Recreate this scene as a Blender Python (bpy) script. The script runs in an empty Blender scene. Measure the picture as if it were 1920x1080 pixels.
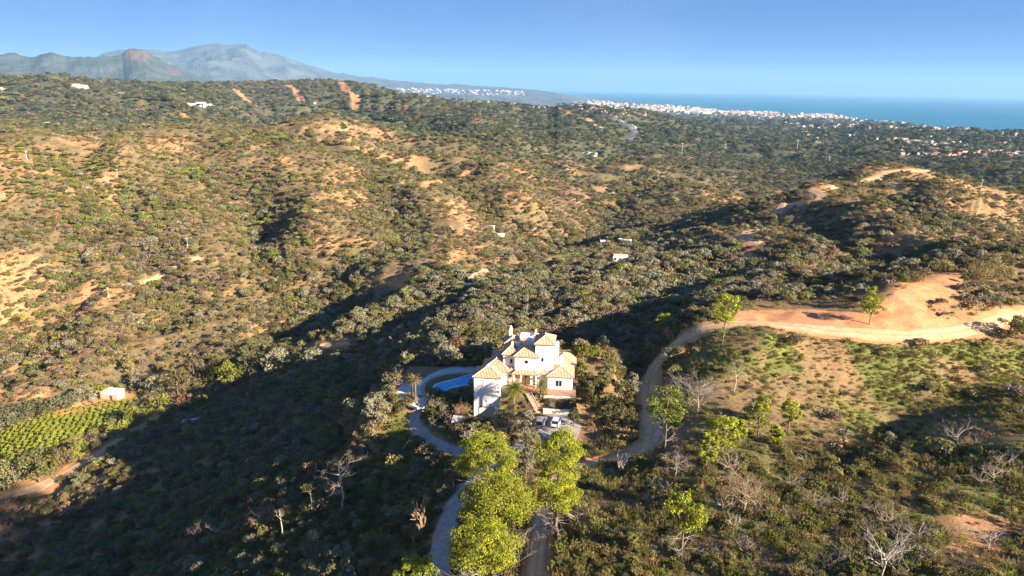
import bpy, bmesh, math, random
import numpy as np
from mathutils import Vector, Matrix, Euler
from math import radians as R, pi, sin, cos, tan, atan2, sqrt

# ============================================================ camera, world, sun, exposure
SC = bpy.context.scene
COL = SC.collection
SEA = 0.0
CAMZ = 260.0
PITCH, ROLL, FPX = 16.45, 0.95, 1280.0
HAZE = 3.5e-5
cd = bpy.data.cameras.new('camera'); cam = bpy.data.objects.new('camera', cd); COL.objects.link(cam)
CM = Matrix.Rotation(R(90 - PITCH), 4, 'X') @ Matrix.Rotation(R(ROLL), 4, 'Z')
cam.matrix_world = Matrix.Translation((0, 0, CAMZ)) @ CM
cd.sensor_width = 36; cd.lens = 36 * FPX / 1920; cd.clip_start = 0.5; cd.clip_end = 400000
SC.camera = cam
SUN_EL, SUN_BACK = 22.3, 33.0            # elevation; degrees behind the camera's right-hand side
sd = Vector((cos(R(SUN_EL)) * cos(R(SUN_BACK)), -cos(R(SUN_EL)) * sin(R(SUN_BACK)), sin(R(SUN_EL))))
W = bpy.data.worlds.new('World'); SC.world = W; W.use_nodes = True
nt = W.node_tree; nt.nodes.clear()
wo = nt.nodes.new('ShaderNodeOutputWorld'); bg = nt.nodes.new('ShaderNodeBackground'); sky = nt.nodes.new('ShaderNodeTexSky')
sky.sky_type = 'NISHITA'; sky.sun_disc = False
sky.sun_elevation = R(SUN_EL); sky.sun_rotation = atan2(sd.x, sd.y)
sky.altitude = 300; sky.air_density = 1.0; sky.dust_density = 0.0; sky.ozone_density = 10.0
bg.inputs[1].default_value = 0.057
wt = nt.nodes.new('ShaderNodeTexCoord'); wm = nt.nodes.new('ShaderNodeMapping'); wm.vector_type = 'POINT'
wm.inputs['Scale'].default_value = (1, 1, .55); wm.inputs['Location'].default_value = (0, 0, .47); nt.links.new(wt.outputs['Generated'], wm.inputs['Vector']); nt.links.new(wm.outputs[0], sky.inputs[0])
cn = nt.nodes.new('ShaderNodeTexNoise'); cn.inputs['Scale'].default_value = 2.2; cn.inputs['Detail'].default_value = 4; cn.inputs['Distortion'].default_value = .6
cm = nt.nodes.new('ShaderNodeMapping'); cm.inputs['Scale'].default_value = (1, 1, 2.5); cm.inputs['Rotation'].default_value = (.5, .3, 0); nt.links.new(wt.outputs['Generated'], cm.inputs[0]); nt.links.new(cm.outputs[0], cn.inputs['Vector'])
cr = nt.nodes.new('ShaderNodeMapRange'); cr.inputs['From Min'].default_value = .42; cr.inputs['From Max'].default_value = .75; cr.inputs['To Max'].default_value = .10; nt.links.new(cn.outputs[0], cr.inputs['Value'])
cx_ = nt.nodes.new('ShaderNodeMix'); cx_.data_type = 'RGBA'; nt.links.new(cr.outputs[0], cx_.inputs[0]); nt.links.new(sky.outputs[0], cx_.inputs[6]); cx_.inputs[7].default_value = (4.2, 4.8, 5.6, 1)
nt.links.new(cx_.outputs[2], bg.inputs[0]); nt.links.new(bg.outputs[0], wo.inputs[0])
sl = bpy.data.lights.new('sun', 'SUN'); sl.energy = 5.0; sl.angle = R(0.5); sl.color = (1.0, 0.84, 0.65)
so = bpy.data.objects.new('sun', sl); COL.objects.link(so)
so.rotation_euler = (-sd).to_track_quat('-Z', 'Y').to_euler(); so.location = (100, -80, CAMZ + 100)
SC.view_settings.view_transform = 'Standard'; SC.view_settings.look = 'None'
SC.view_settings.exposure = 2.03; SC.view_settings.gamma = 1

# ============================================================ pixel <-> world helpers (photo pixels 1920x1080)
M3 = np.array(CM.to_3x3())
CAMP = np.array([0, 0, CAMZ])
def pdir(px, py):
    return M3 @ np.array([(px - 960) / FPX, (540 - py) / FPX, -1.0])
def at_d(px, py, D):                     # world point on that ray at horizontal distance D
    d = pdir(px, py); return CAMP + d * (D / math.hypot(d[0], d[1]))
def at_z(px, py, z):
    d = pdir(px, py); return CAMP + d * ((z - CAMZ) / d[2])
def proj(x, y, z):
    P = np.stack([np.asarray(x, float), np.asarray(y, float), np.asarray(z, float) - CAMZ], -1) @ M3
    dz = np.maximum(-P[..., 2], 1e-3)
    return 960 + FPX * P[..., 0] / dz, 540 - FPX * P[..., 1] / dz

# ============================================================ numpy noise
def _h(ix, iy, s):
    n = (ix.astype(np.int64) * 374761393 + iy.astype(np.int64) * 668265263 + s * 1442695041) & 0xffffffff
    n = ((n ^ (n >> 13)) * 1274126177) & 0xffffffff
    return ((n ^ (n >> 16)) & 0xffffff) / float(0xffffff)
def vnoise(x, y, s=0):
    ix = np.floor(x); iy = np.floor(y); fx = x - ix; fy = y - iy
    fx = fx * fx * fx * (fx * (fx * 6 - 15) + 10); fy = fy * fy * fy * (fy * (fy * 6 - 15) + 10)
    a = _h(ix, iy, s); b = _h(ix + 1, iy, s); c = _h(ix, iy + 1, s); d = _h(ix + 1, iy + 1, s)
    return (a + (b - a) * fx) * (1 - fy) + (c + (d - c) * fx) * fy
def fbm(x, y, wl, octv=4, s=0, gain=.5):
    t = 0; a = 1; n = 0
    for i in range(octv):
        k = 2.03 ** i / wl
        t = t + a * (vnoise(x * k + 17.3 * i, y * k - 9.1 * i, s + i) - .5) * 2; n += a; a *= gain
    return t / n
def ridged(x, y, wl, octv=4, s=0):
    t = 0; a = 1; n = 0
    for i in range(octv):
        k = 2.1 ** i / wl
        t = t + a * (1 - np.abs(vnoise(x * k + 31.7 * i, y * k + 5.9 * i, s + i) * 2 - 1)); n += a; a *= .5
    return t / n
def sstep(a, b, x):
    t = np.clip((x - a) / (b - a), 0, 1); return t * t * (3 - 2 * t)

# ============================================================ terrain height from surveyed points
def SD(D): return D * (1.13 if D <= 900 else 1.13 - .13 * min(1, (D - 900) / 2100.))
CP = """
-200:1080,228 950,262 850,290 700,370 600,420 500,470 400,530 300,600 240,680
0:1080,196 1010,214 940,233 860,262 780,300 700,340 600,385 500,432 400,490 300,560 243,650 225,1150 190,1500 160,1900 139,2300
240:1080,149 1010,166 950,186 890,203 830,240 760,280 700,312 600,358 500,408 400,475 330,530 290,580 252,690 230,1200 195,1600 168,2100 158,2400
380:290,640 248,740
480:1080,95 1010,108 950,127 890,150 830,178 760,226 700,282 640,325 600,345 500,398 400,472 330,545 290,610 262,720 240,1150 200,1700 170,2200 151,2500
620:222,860 240,780 190,1900 148,2500
720:1080,78 1010,88 950,99 900,110 850,122 800,136 760,148 720,169 690,189 650,230 600,300 575,326 530,345 500,365 450,410 400,465 330,600 280,790 250,1000 215,1500 172,2300
840:680,148 640,172 610,212 580,270
960:1080,65 930,85 850,99 780,117 600,205 560,235 530,285 500,375 470,405 440,440 380,520 320,690 260,1050 230,1450 205,2000 192,2300
1080:600,205 560,238 520,290 495,330 466,470 440,520 400,590 350,760
1200:1080,63 950,80 850,101 760,122 700,143 650,164 600,208 560,236 510,290 480,335 440,500 415,560 380,640 330,860 290,1200 240,1900 215,2500
1300:560,222 520,262 480,320 440,400 405,580 370,720
1440:525,232 500,262 450,325 400,410 372,510 345,900 310,1250 270,2000 240,3300
1560:520,235 470,300 420,372 380,450 350,560 325,1050 290,1600 255,2700
1680:528,184 508,255 450,330 400,400 350,500 315,610 300,1350 275,1900 250,3200
1800:515,195 500,280 450,360 400,450 360,560 335,760 310,1250
1920:505,300 450,390 400,500 365,680 340,950 305,1700 275,2600 260,3600
2200:520,220 450,380 400,550 340,1100
2600:500,280 420,480
"""
XP = []   # x, y, z
for ln in CP.strip().split('\n'):
    a, b = ln.split(':')
    for t in b.split():
        py, D = map(float, t.split(',')); XP.append(at_d(float(a), py, SD(D)))
ZT = """
1300:1080,203.5 950,202 850,200.5 790,199.5 740,199 690,199.5 650,201 620,203.5 596,203
1440:1080,205 950,203 850,201.5 790,200 740,200 690,202 640,206 600,206.5 577,206.5
1560:1080,206 950,203.5 850,201 790,197 740,199 690,202 640,205 600,207.5 577,208 552,202
1680:1080,207 950,204 850,203 790,196 740,199 690,202 640,205.5 600,208 577,209.5 550,212 528,212.5
1800:1080,208 950,204.5 850,204.5 790,201.5 740,199 690,201.5 640,205 600,207.5 570,210 530,212.5 515,213
1920:1080,208 950,205 850,207.5 790,204.5 740,201.5 690,201 640,205 600,206.5 565,209.5 535,211
2200:1080,208 950,205 850,204 740,201 640,203 565,206
"""
for ln in ZT.strip().split('\n'):
    a, b = ln.split(':')
    for t in b.split(): py, z = map(float, t.split(',')); XP.append(at_z(float(a), py, z))
for px, py in ((1000, 182), (1100, 186), (1200, 193), (1300, 202), (1440, 211), (1560, 217), (1680, 230), (1800, 241), (1920, 249), (2100, 262), (2400, 285)):
    p = at_z(px, py, SEA + 3.); XP.append(p); XP.append(p * [.8, .8, 1] + [0, 0, 6]); q = p * np.array([1.25, 1.25, 1]); q[2] = -40; XP.append(q)
for px, D, z in ((0, 800, 205), (240, 850, 195), (480, 860, 195), (620, 1250, 170), (0, 3600, 200), (240, 3600, 190), (480, 3600, 180), (720, 3600, 130), (960, 3300, 110),
                 (0, 6000, 160), (480, 6000, 120), (960, 5500, 40), (-400, 900, 200), (-400, 2000, 230), (-600, 300, 150), (-600, 140, 165),
                 (1380, 790, 136), (1440, 740, 138), (1500, 790, 136), (1600, 800, 138), (1700, 820, 142), (1800, 880, 146), (1540, 690, 168), (1480, 660, 160), (1200, 3500, 90), (1000, 7500, 20), (600, 12000, 15), (0, 12000, 60)):
    a = pdir(px, 540); a = a[:2] / np.hypot(a[0], a[1]); XP.append(np.array([a[0] * D, a[1] * D, z]))
# ground outside the frame: the ridge the camera hovers over, to the right and behind; unseen, its heights shaped to steer sun and shadow
for x, y, z in ((0, 40, 203), (15, 20, 205), (0, 0, 203), (30, 5, 206), (60, 0, 205), (110, 0, 203), (60, -60, 206), (140, -60, 205), (190, 70, 203), (0, -60, 204), (0, -200, 208),
                (-40, 0, 190), (-40, 50, 190), (-90, 0, 160), (-140, 60, 140), (-150, -100, 140), (-300, -100, 150), (200, -150, 210), (300, 0, 200), (300, -300, 215), (400, 200, 200),
                (500, -100, 190), (600, 400, 160), (900, 100, 120), (900, -500, 130), (1500, 600, 80), (3000, 800, 20), (3500, -1500, -20), (5000, 2000, -40), (-600, -600, 200), (0, -900, 200), (-2000, -1500, 220), (1500, -2500, 120)):
    XP.append(np.array([x, y, float(z)]))
XP = np.array(XP)
def lp(x, y):
    r = np.hypot(x, y); k = np.log1p(r / 60.) / np.maximum(r, 1e-6); return x * k, y * k
def tps_k(r2): return .5 * r2 * np.log(np.maximum(r2, 1e-12))
_u, _v = lp(XP[:, 0], XP[:, 1]); _n = len(XP)
_K = tps_k((_u[:, None] - _u) ** 2 + (_v[:, None] - _v) ** 2) + np.eye(_n) * 2e-4
_P = np.stack([np.ones(_n), _u, _v], 1)
_A = np.block([[_K, _P], [_P.T, np.zeros((3, 3))]])
TW = np.linalg.solve(_A, np.concatenate([XP[:, 2], np.zeros(3)]))
def base_h(x, y):
    x = np.asarray(x, float); y = np.asarray(y, float); sh = x.shape; x = x.ravel(); y = y.ravel(); out = np.empty(x.size)
    for i in range(0, x.size, 40000):
        a, b = lp(x[i:i + 40000], y[i:i + 40000])
        k = tps_k((a[:, None] - _u) ** 2 + (b[:, None] - _v) ** 2)
        out[i:i + 40000] = k @ TW[:_n] + TW[_n] + a * TW[_n + 1] + b * TW[_n + 2]
    return out.reshape(sh)
# ============================================================ terrain height field on a fan grid (fine near, coarse far)
_ang = [-47.]
while _ang[-1] < 47: _ang.append(_ang[-1] + .115)
while _ang[-1] < 140: _ang.append(_ang[-1] + 1.2)
while _ang[-1] < 313: _ang.append(_ang[-1] + 4.)
ANG = np.radians(np.array(_ang[:-1] if _ang[-1] > 312.9 else _ang)); ANG[-1] = math.radians(312.9)
_r = [6.]
while _r[-1] < 16000:
    r = _r[-1]; _r.append(r + (max(.6, r * .0115) if r < 45 else max(.55, r * .0062) if r < 420 else r * (.0062 + .006 * min(1, (r - 420) / 4000))))
RAD = np.array(_r)
GX = RAD[:, None] * np.sin(ANG)[None]; GY = RAD[:, None] * np.cos(ANG)[None]
GD = np.hypot(GX, GY)
PADS = [  # (cx, cy, half x, half y, rotation, z, blend)
    (-15, 152.5, 11, 9, -6, 190.5, 12), (10.5, 152, 12, 10.5, -5.5, 196.8, 9), (-4, 146, 3, 6, -5.5, 190.6, 4), (9, 125.0, 6.5, 5.5, -5, 193.8, 5), (-4, 135.5, 4.5, 2.5, -5, 190.4, 3),
]
def pad_h(x, y, z):
    for cx, cy, hx, hy, rot, pz, bl in PADS:
        c, s = cos(R(rot)), sin(R(rot)); u = (x - cx) * c + (y - cy) * s; v = -(x - cx) * s + (y - cy) * c
        d = np.maximum(np.abs(u) - hx, np.abs(v) - hy)
        z = z + (pz - z) * (1 - sstep(0, bl, d))
    return z
def full_h(x, y):
    D = np.hypot(x, y); z = base_h(x, y)
    a = np.clip(D / 400., .18, 1.) * 1.0
    far = sstep(600, 2500, D) * (1 - .8 * sstep(5000, 9000, D))
    g = (ridged(x + 40 * fbm(x, y, 120, 2, 5), y + 40 * fbm(x, y, 120, 2, 9), 125, 4, 3) - .55) * 19 * sstep(170, 330, D) * (1 - .5 * sstep(900, 2500, D))
    z = z + g + fbm(x, y, 40, 3, 11) * 2.2 * a + fbm(x, y, 9, 3, 12) * .55 * sstep(10, 60, D)
    z = z + (ridged(x + 150 * fbm(x, y, 500, 2, 25), y, 520, 5, 23) - .55) * 75 * far * sstep(SEA + 5, SEA + 90, z)
    return pad_h(x, y, z)
GZ = full_h(GX, GY)
def crest(tgt, d0, d1, d2, d3):          # bring a surveyed skyline of hills to its true height
    global GZ
    tgt = np.array(tgt, float); ii = np.where((RAD > d0) & (RAD < d3))[0]; r = RAD[ii]; w = sstep(d0, d1, r) * (1 - sstep(d2, d3, r)); jj = np.where((RAD > (d0 + d1) / 2) & (RAD < (d2 + d3) / 2))[0]
    for _ in range(3):
        px, py = proj(GX[jj], GY[jj], GZ[jj]); k = py.argmin(0); c = np.arange(len(ANG)); mp = py[k, c]; mx = px[k, c]; near = (ANG < R(47)) & (mx > tgt[0, 0]) & (mx < tgt[-1, 0])
        dz = np.where(near, (mp - np.interp(mx, tgt[:, 0], tgt[:, 1])) / FPX * 1.06, 0.); ed = np.convolve(np.pad(dz, 12, mode='edge'), np.ones(25) / 25, 'valid') * .6 + dz * .4
        GZ[ii] += ed[None] * r[:, None] * w[:, None]
crest([(-200, 146), (0, 143), (60, 140), (100, 137), (150, 146), (200, 150), (300, 157), (400, 156), (500, 154), (600, 151), (650, 154), (700, 162), (760, 177), (850, 188), (960, 195), (1045, 205)], 1000, 1500, 2800, 3500)
crest([(1475, 375), (1500, 357), (1540, 338), (1580, 322), (1620, 311), (1680, 308), (1740, 319), (1800, 337), (1860, 353), (1920, 366), (2000, 375)], 400, 500, 640, 780)
LR = RAD
def ground(x, y):
    x = np.asarray(x, float); y = np.asarray(y, float)
    r = np.clip(np.hypot(x, y), RAD[0], RAD[-2] - 1); t = np.arctan2(x, y); t = np.where(t < ANG[0], t + 2 * pi, t)
    i = np.clip(np.searchsorted(RAD, r) - 1, 0, len(RAD) - 2); j = np.clip(np.searchsorted(ANG, t) - 1, 0, len(ANG) - 2)
    a = (r - RAD[i]) / (RAD[i + 1] - RAD[i]); b = np.clip((t - ANG[j]) / (ANG[j + 1] - ANG[j]), 0, 1)
    return (GZ[i, j] * (1 - a) + GZ[i + 1, j] * a) * (1 - b) + (GZ[i, j + 1] * (1 - a) + GZ[i + 1, j + 1] * a) * b
_DS = np.concatenate([np.arange(25, 900, .8), np.geomspace(900, 15000, 1500)])
def hit(px, py, dmin=25, dmax=15000):   # where the ray through a photo pixel meets the ground
    d = pdir(px, py); h = math.hypot(d[0], d[1])
    D = _DS[(_DS >= dmin) & (_DS <= dmax)]
    x = d[0] / h * D; y = d[1] / h * D; z = CAMZ + d[2] / h * D
    s = z - ground(x, y); k = np.argmax(s < 0)
    if s[k] >= 0: k = int(np.argmin(s))
    if k > 0 and s[k - 1] > 0 > s[k]:
        f = s[k - 1] / (s[k - 1] - s[k]); Dm = D[k - 1] + f * (D[k] - D[k - 1])
    else: Dm = D[k]
    x = d[0] / h * Dm; y = d[1] / h * Dm
    return np.array([x, y, float(ground(x, y))])

# ravines cut by the streams: V-shaped folds that run down the slopes
RAVINES = [([(470, 355), (488, 430), (520, 500), (560, 560), (640, 622)], 9, 22, 350, 620), ([(330, 300), (400, 345), (450, 400), (488, 430)], 6, 20, 400, 700), ([(800, 318), (880, 362), (950, 415), (1000, 468)], 11, 26, 350, 900), ([(1230, 335), (1160, 395), (1090, 448)], 10, 28, 400, 1100),
           ([(120, 300), (170, 380), (150, 470), (90, 560), (60, 650)], 7, 20, 320, 620), ([(700, 330), (740, 400), (720, 470), (650, 520), (640, 600)], 8, 22, 320, 750), ([(250, 350), (300, 430), (290, 520), (330, 610)], 5, 17, 330, 560), ([(560, 260), (640, 290), (720, 320), (800, 318)], 9, 28, 500, 1100),
           ([(700, 205), (760, 235), (860, 260), (1000, 280), (1150, 300)], 20, 60, 900, 2400), ([(250, 190), (330, 215), (420, 228), (560, 222), (640, 205)], 18, 50, 900, 2300), ([(1500, 440), (1600, 470), (1720, 505)], 6, 16, 240, 520), ([(1650, 360), (1760, 420), (1900, 470)], 7, 20, 280, 620), ([(1420, 500), (1330, 520), (1250, 560)], 5, 14, 170, 400)]
RAV = np.zeros(GX.shape); _rl = []
for p, dp, w, a, b in RAVINES:
    P = np.array([hit(x_, y_, a, b)[:2] for x_, y_ in p])
    for _ in range(2): P = np.array([P[0]] + [q for u, v in zip(P[:-1], P[1:]) for q in (u * .75 + v * .25, u * .25 + v * .75)] + [P[-1]])
    _rl.append((P, dp, w))
def seg_d(P, x, y):
    out = np.full(np.shape(x), 1e9)
    for (x1, y1), (x2, y2) in zip(P[:-1], P[1:]):
        t = np.clip(((x - x1) * (x2 - x1) + (y - y1) * (y2 - y1)) / ((x2 - x1) ** 2 + (y2 - y1) ** 2 + 1e-9), 0, 1); out = np.minimum(out, np.hypot(x - x1 - t * (x2 - x1), y - y1 - t * (y2 - y1)))
    return out
for P, dp, w in _rl:
    c_ = P.mean(0); r_ = np.hypot(*(P - c_).T).max() + 3 * w; s_ = np.hypot(GX - c_[0], GY - c_[1]) < r_
    d_ = seg_d(P, GX[s_] + w * .5 * fbm(GX[s_], GY[s_], w * 2, 2, 60), GY[s_]); k_ = np.exp(-(d_ / w) ** 1.5); RAV[s_] = np.maximum(RAV[s_], k_); GZ[s_] -= dp * k_
    # spurs between the gullies that feed each ravine
    GZ[s_] += dp * .45 * (np.exp(-((d_ - 2.1 * w) / w) ** 2)) * (.4 + ridged(GX[s_], GY[s_], w * 1.6, 3, 62))
def rav_at(x, y):
    r = np.clip(np.hypot(x, y), RAD[0], RAD[-2] - 1); t = np.arctan2(x, y); i = np.clip(np.searchsorted(RAD, r) - 1, 0, len(RAD) - 2); j = np.clip(np.searchsorted(ANG, t) - 1, 0, len(ANG) - 2); return RAV[i, j]

# ============================================================ mesh + material helpers
def np_mesh(name, V, F, mat=None, smooth=False):     # V (n,3), F (m,3|4)
    V = np.asarray(V, dtype=np.float32); F = np.asarray(F, dtype=np.int32); k = F.shape[1]
    me = bpy.data.meshes.new(name)
    me.vertices.add(len(V)); me.vertices.foreach_set('co', V.ravel())
    me.loops.add(F.size); me.loops.foreach_set('vertex_index', F.ravel())
    me.polygons.add(len(F)); me.polygons.foreach_set('loop_start', np.arange(0, F.size, k, dtype=np.int32))
    me.polygons.foreach_set('loop_total', np.full(len(F), k, dtype=np.int32))
    me.update(calc_edges=True)
    if smooth: me.polygons.foreach_set('use_smooth', np.ones(len(F), dtype=bool))
    if mat: me.materials.append(mat)
    return me
def link(name, me, parent=None, loc=None, rz=0, label=None, cat=None, group=None, kind=None):
    o = bpy.data.objects.new(name, me); COL.objects.link(o)
    if parent: o.parent = parent
    if loc is not None: o.location = [float(c) for c in loc]
    if rz: o.rotation_euler[2] = rz
    return tag(o, label, cat, group, kind)
def tag(o, label=None, cat=None, group=None, kind=None):
    if label: o['label'] = label
    if cat: o['category'] = cat
    if group: o['group'] = group
    if kind: o['kind'] = kind
    return o
def grid_faces(nr, nc):
    i, j = np.meshgrid(np.arange(nr - 1), np.arange(nc - 1), indexing='ij'); a = (i * nc + j).ravel()
    return np.stack([a, a + 1, a + nc + 1, a + nc], 1)[:, ::-1]
class NT:
    def __init__(s, name):
        s.m = bpy.data.materials.new(name); s.m.use_nodes = True; s.t = s.m.node_tree; s.t.nodes.clear()
        s.out = s.n('ShaderNodeOutputMaterial'); s.b = s.n('ShaderNodeBsdfPrincipled'); s.l(s.b.outputs[0], s.out.inputs[0])
        s.b.inputs['Roughness'].default_value = .9; s.b.inputs['Specular IOR Level'].default_value = .2
    def n(s, t, **k):
        n = s.t.nodes.new(t)
        for a, v in k.items(): setattr(n, a, v)
        return n
    def l(s, a, b): s.t.links.new(a, b)
    def sock(s, x, d):
        if isinstance(x, (int, float)): d.default_value = x
        elif isinstance(x, tuple): d.default_value = (*x, 1) if len(x) == 3 and len(d.default_value) == 4 else x
        else: s.l(x, d)
    def mix(s, f, a, b, mode='MIX'):
        n = s.n('ShaderNodeMix', data_type='RGBA', blend_type=mode)
        s.sock(f, n.inputs[0]); s.sock(a, n.inputs[6]); s.sock(b, n.inputs[7]); return n.outputs[2]
    def noise(s, scale, detail=4, rough=.6, vec=None, out=0, dist=0):
        n = s.n('ShaderNodeTexNoise'); n.inputs['Scale'].default_value = scale; n.inputs['Detail'].default_value = detail
        n.inputs['Roughness'].default_value = rough; n.inputs['Distortion'].default_value = dist
        s.l(vec if vec is not None else s.obj(), n.inputs['Vector']); return n.outputs[out]
    def obj(s):
        if not hasattr(s, '_tc'): s._tc = s.n('ShaderNodeTexCoord')
        return s._tc.outputs['Object']
    def ramp(s, x, pts):
        n = s.n('ShaderNodeValToRGB'); e = n.color_ramp.elements
        while len(e) < len(pts): e.new(.5)
        for q, (p, c) in zip(e, pts): q.position = p; q.color = (*c, 1) if isinstance(c, tuple) else (c, c, c, 1)
        s.l(x, n.inputs[0]); return n.outputs[0]
    def math(s, op, a, b=0.0, c=False):
        n = s.n('ShaderNodeMath', operation=op, use_clamp=c); s.sock(a, n.inputs[0]); s.sock(b, n.inputs[1]); return n.outputs[0]
    def attr(s, name):
        return s.n('ShaderNodeAttribute', attribute_name=name).outputs
    def bump(s, h, strength=.5, dist=.1):
        n = s.n('ShaderNodeBump'); n.inputs['Strength'].default_value = strength; n.inputs['Distance'].default_value = dist
        s.l(h, n.inputs['Height']); s.l(n.outputs[0], s.b.inputs['Normal'])
    def base(s, c): s.sock(c, s.b.inputs['Base Color']); return s.m
def simple(name, col, rough=.8, var=.15, scale=1.5, spec=.3, metal=0):
    t = NT(name); c2 = tuple(min(1, c * (1 - var)) for c in col); c3 = tuple(min(1, c * (1 + var * .6)) for c in col)
    t.base(t.ramp(t.noise(scale), [(.35, c2), (.65, c3)])); t.b.inputs['Roughness'].default_value = rough
    t.b.inputs['Specular IOR Level'].default_value = spec; t.b.inputs['Metallic'].default_value = metal; return t.m
# ============================================================ where things lie: masks in the world, surveyed through photo pixels
def gauss(px, py, cx, cy, rx, ry): return np.exp(-(((px - cx) / rx) ** 2 + ((py - cy) / ry) ** 2))
def poly_world(pts, dmin=25, dmax=15000): return np.array([hit(a, b, dmin, dmax)[:2] for a, b in pts])
def in_poly(P, x, y):
    c = np.zeros(np.shape(x), bool); n = len(P)
    for i in range(n):
        x1, y1 = P[i]; x2, y2 = P[(i + 1) % n]
        if y1 == y2: continue
        c ^= ((y1 > y) != (y2 > y)) & (x < (x2 - x1) * (y - y1) / (y2 - y1) + x1)
    return c
def d_line(P, x, y, maxd=60):
    out = np.full(np.shape(x), 1e9)
    for (x1, y1), (x2, y2) in zip(P[:-1], P[1:]):
        L = (x2 - x1) ** 2 + (y2 - y1) ** 2 + 1e-9
        t = np.clip(((x - x1) * (x2 - x1) + (y - y1) * (y2 - y1)) / L, 0, 1)
        out = np.minimum(out, np.hypot(x - x1 - t * (x2 - x1), y - y1 - t * (y2 - y1)))
    return out
def smooth_line(P, step=2.0, it=2):
    P = np.asarray(P, float)
    for _ in range(it):
        Q = [P[0]]
        for a, b in zip(P[:-1], P[1:]): Q += [a * .75 + b * .25, a * .25 + b * .75]
        P = np.array(Q + [P[-1]])
    s = np.concatenate([[0], np.cumsum(np.hypot(*(P[1:] - P[:-1]).T))]); n = max(2, int(s[-1] / step))
    t = np.linspace(0, s[-1], n)
    return np.stack([np.interp(t, s, P[:, 0]), np.interp(t, s, P[:, 1])], 1)
ROADS = dict(
    lower=([(1000, 1130), (1012, 1000), (1020, 935), (1042, 890), (1110, 867), (1190, 849), (1222, 828)], 2.3, 60, 240),
    main=([(1190, 849), (1226, 825), (1224, 790), (1214, 750), (1216, 705), (1240, 665), (1290, 630), (1345, 611), (1400, 606), (1480, 611), (1560, 621), (1640, 629), (1720, 631), (1800, 622), (1862, 606), (1930, 588)], 3.9, 60, 240),
    ridge=([(1520, 356), (1545, 366), (1530, 379), (1480, 382), (1462, 390), (1458, 402)], 7, 360, 640),
    bend=([(1462, 425), (1430, 432), (1398, 434), (1395, 448), (1412, 458)], 7, 280, 420),
    loop=([(1398, 478), (1415, 489), (1450, 494), (1500, 492)], 4, 240, 340),
    crest=([(1556, 356), (1590, 349), (1640, 328), (1690, 321), (1760, 318)], 5, 450, 760),
    spur=([(1650, 328), (1672, 345), (1680, 352)], 5, 450, 700),
    valley=([(-60, 965), (0, 940), (60, 920), (120, 893), (190, 850), (240, 815), (300, 775), (330, 752)], 5.5, 180, 330),
    hill=([(270, 531), (300, 515), (330, 497), (365, 484), (375, 488)], 3.5, 380, 520),
    cut=([(760, 345), (800, 348), (875, 320)], 6, 600, 800), cut2=([(790, 352), (835, 337)], 5, 560, 760),
    bank=([(600, 648), (640, 643), (680, 640), (700, 634)], 2.6, 200, 420),
)
RL = {k: (smooth_line(poly_world(p, a, b), 2.0 if w < 5 else 4.), w) for k, (p, w, a, b) in ROADS.items()}
DRIVE = [(smooth_line(poly_world(p, 50, 220), 1.), w) for p, w in (
    ([(868, 850), (830, 838), (800, 822), (780, 800), (775, 782), (790, 765), (793, 752)], 2.6),
    ([(815, 1120), (824, 1040), (838, 970), (870, 915), (915, 878), (950, 850), (975, 830), (1010, 815), (1040, 805)], 3.5))]
LOT = [poly_world(p, 120, 230) for p in ([(1372, 600), (1385, 583), (1500, 579), (1620, 586), (1660, 562), (1700, 540), (1750, 513), (1800, 511), (1806, 530), (1788, 548), (1735, 575), (1770, 598), (1835, 606), (1780, 622), (1640, 620), (1500, 603)], )]
VINE = poly_world([(-80, 905), (-80, 800), (0, 797), (75, 782), (250, 748), (268, 752), (235, 778), (190, 808), (120, 838), (40, 862), (0, 880)], 200, 330)
FARMYARD = poly_world([(150, 752), (190, 742), (240, 735), (275, 742), (262, 756), (130, 775), (60, 795), (40, 790)], 200, 350)
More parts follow.
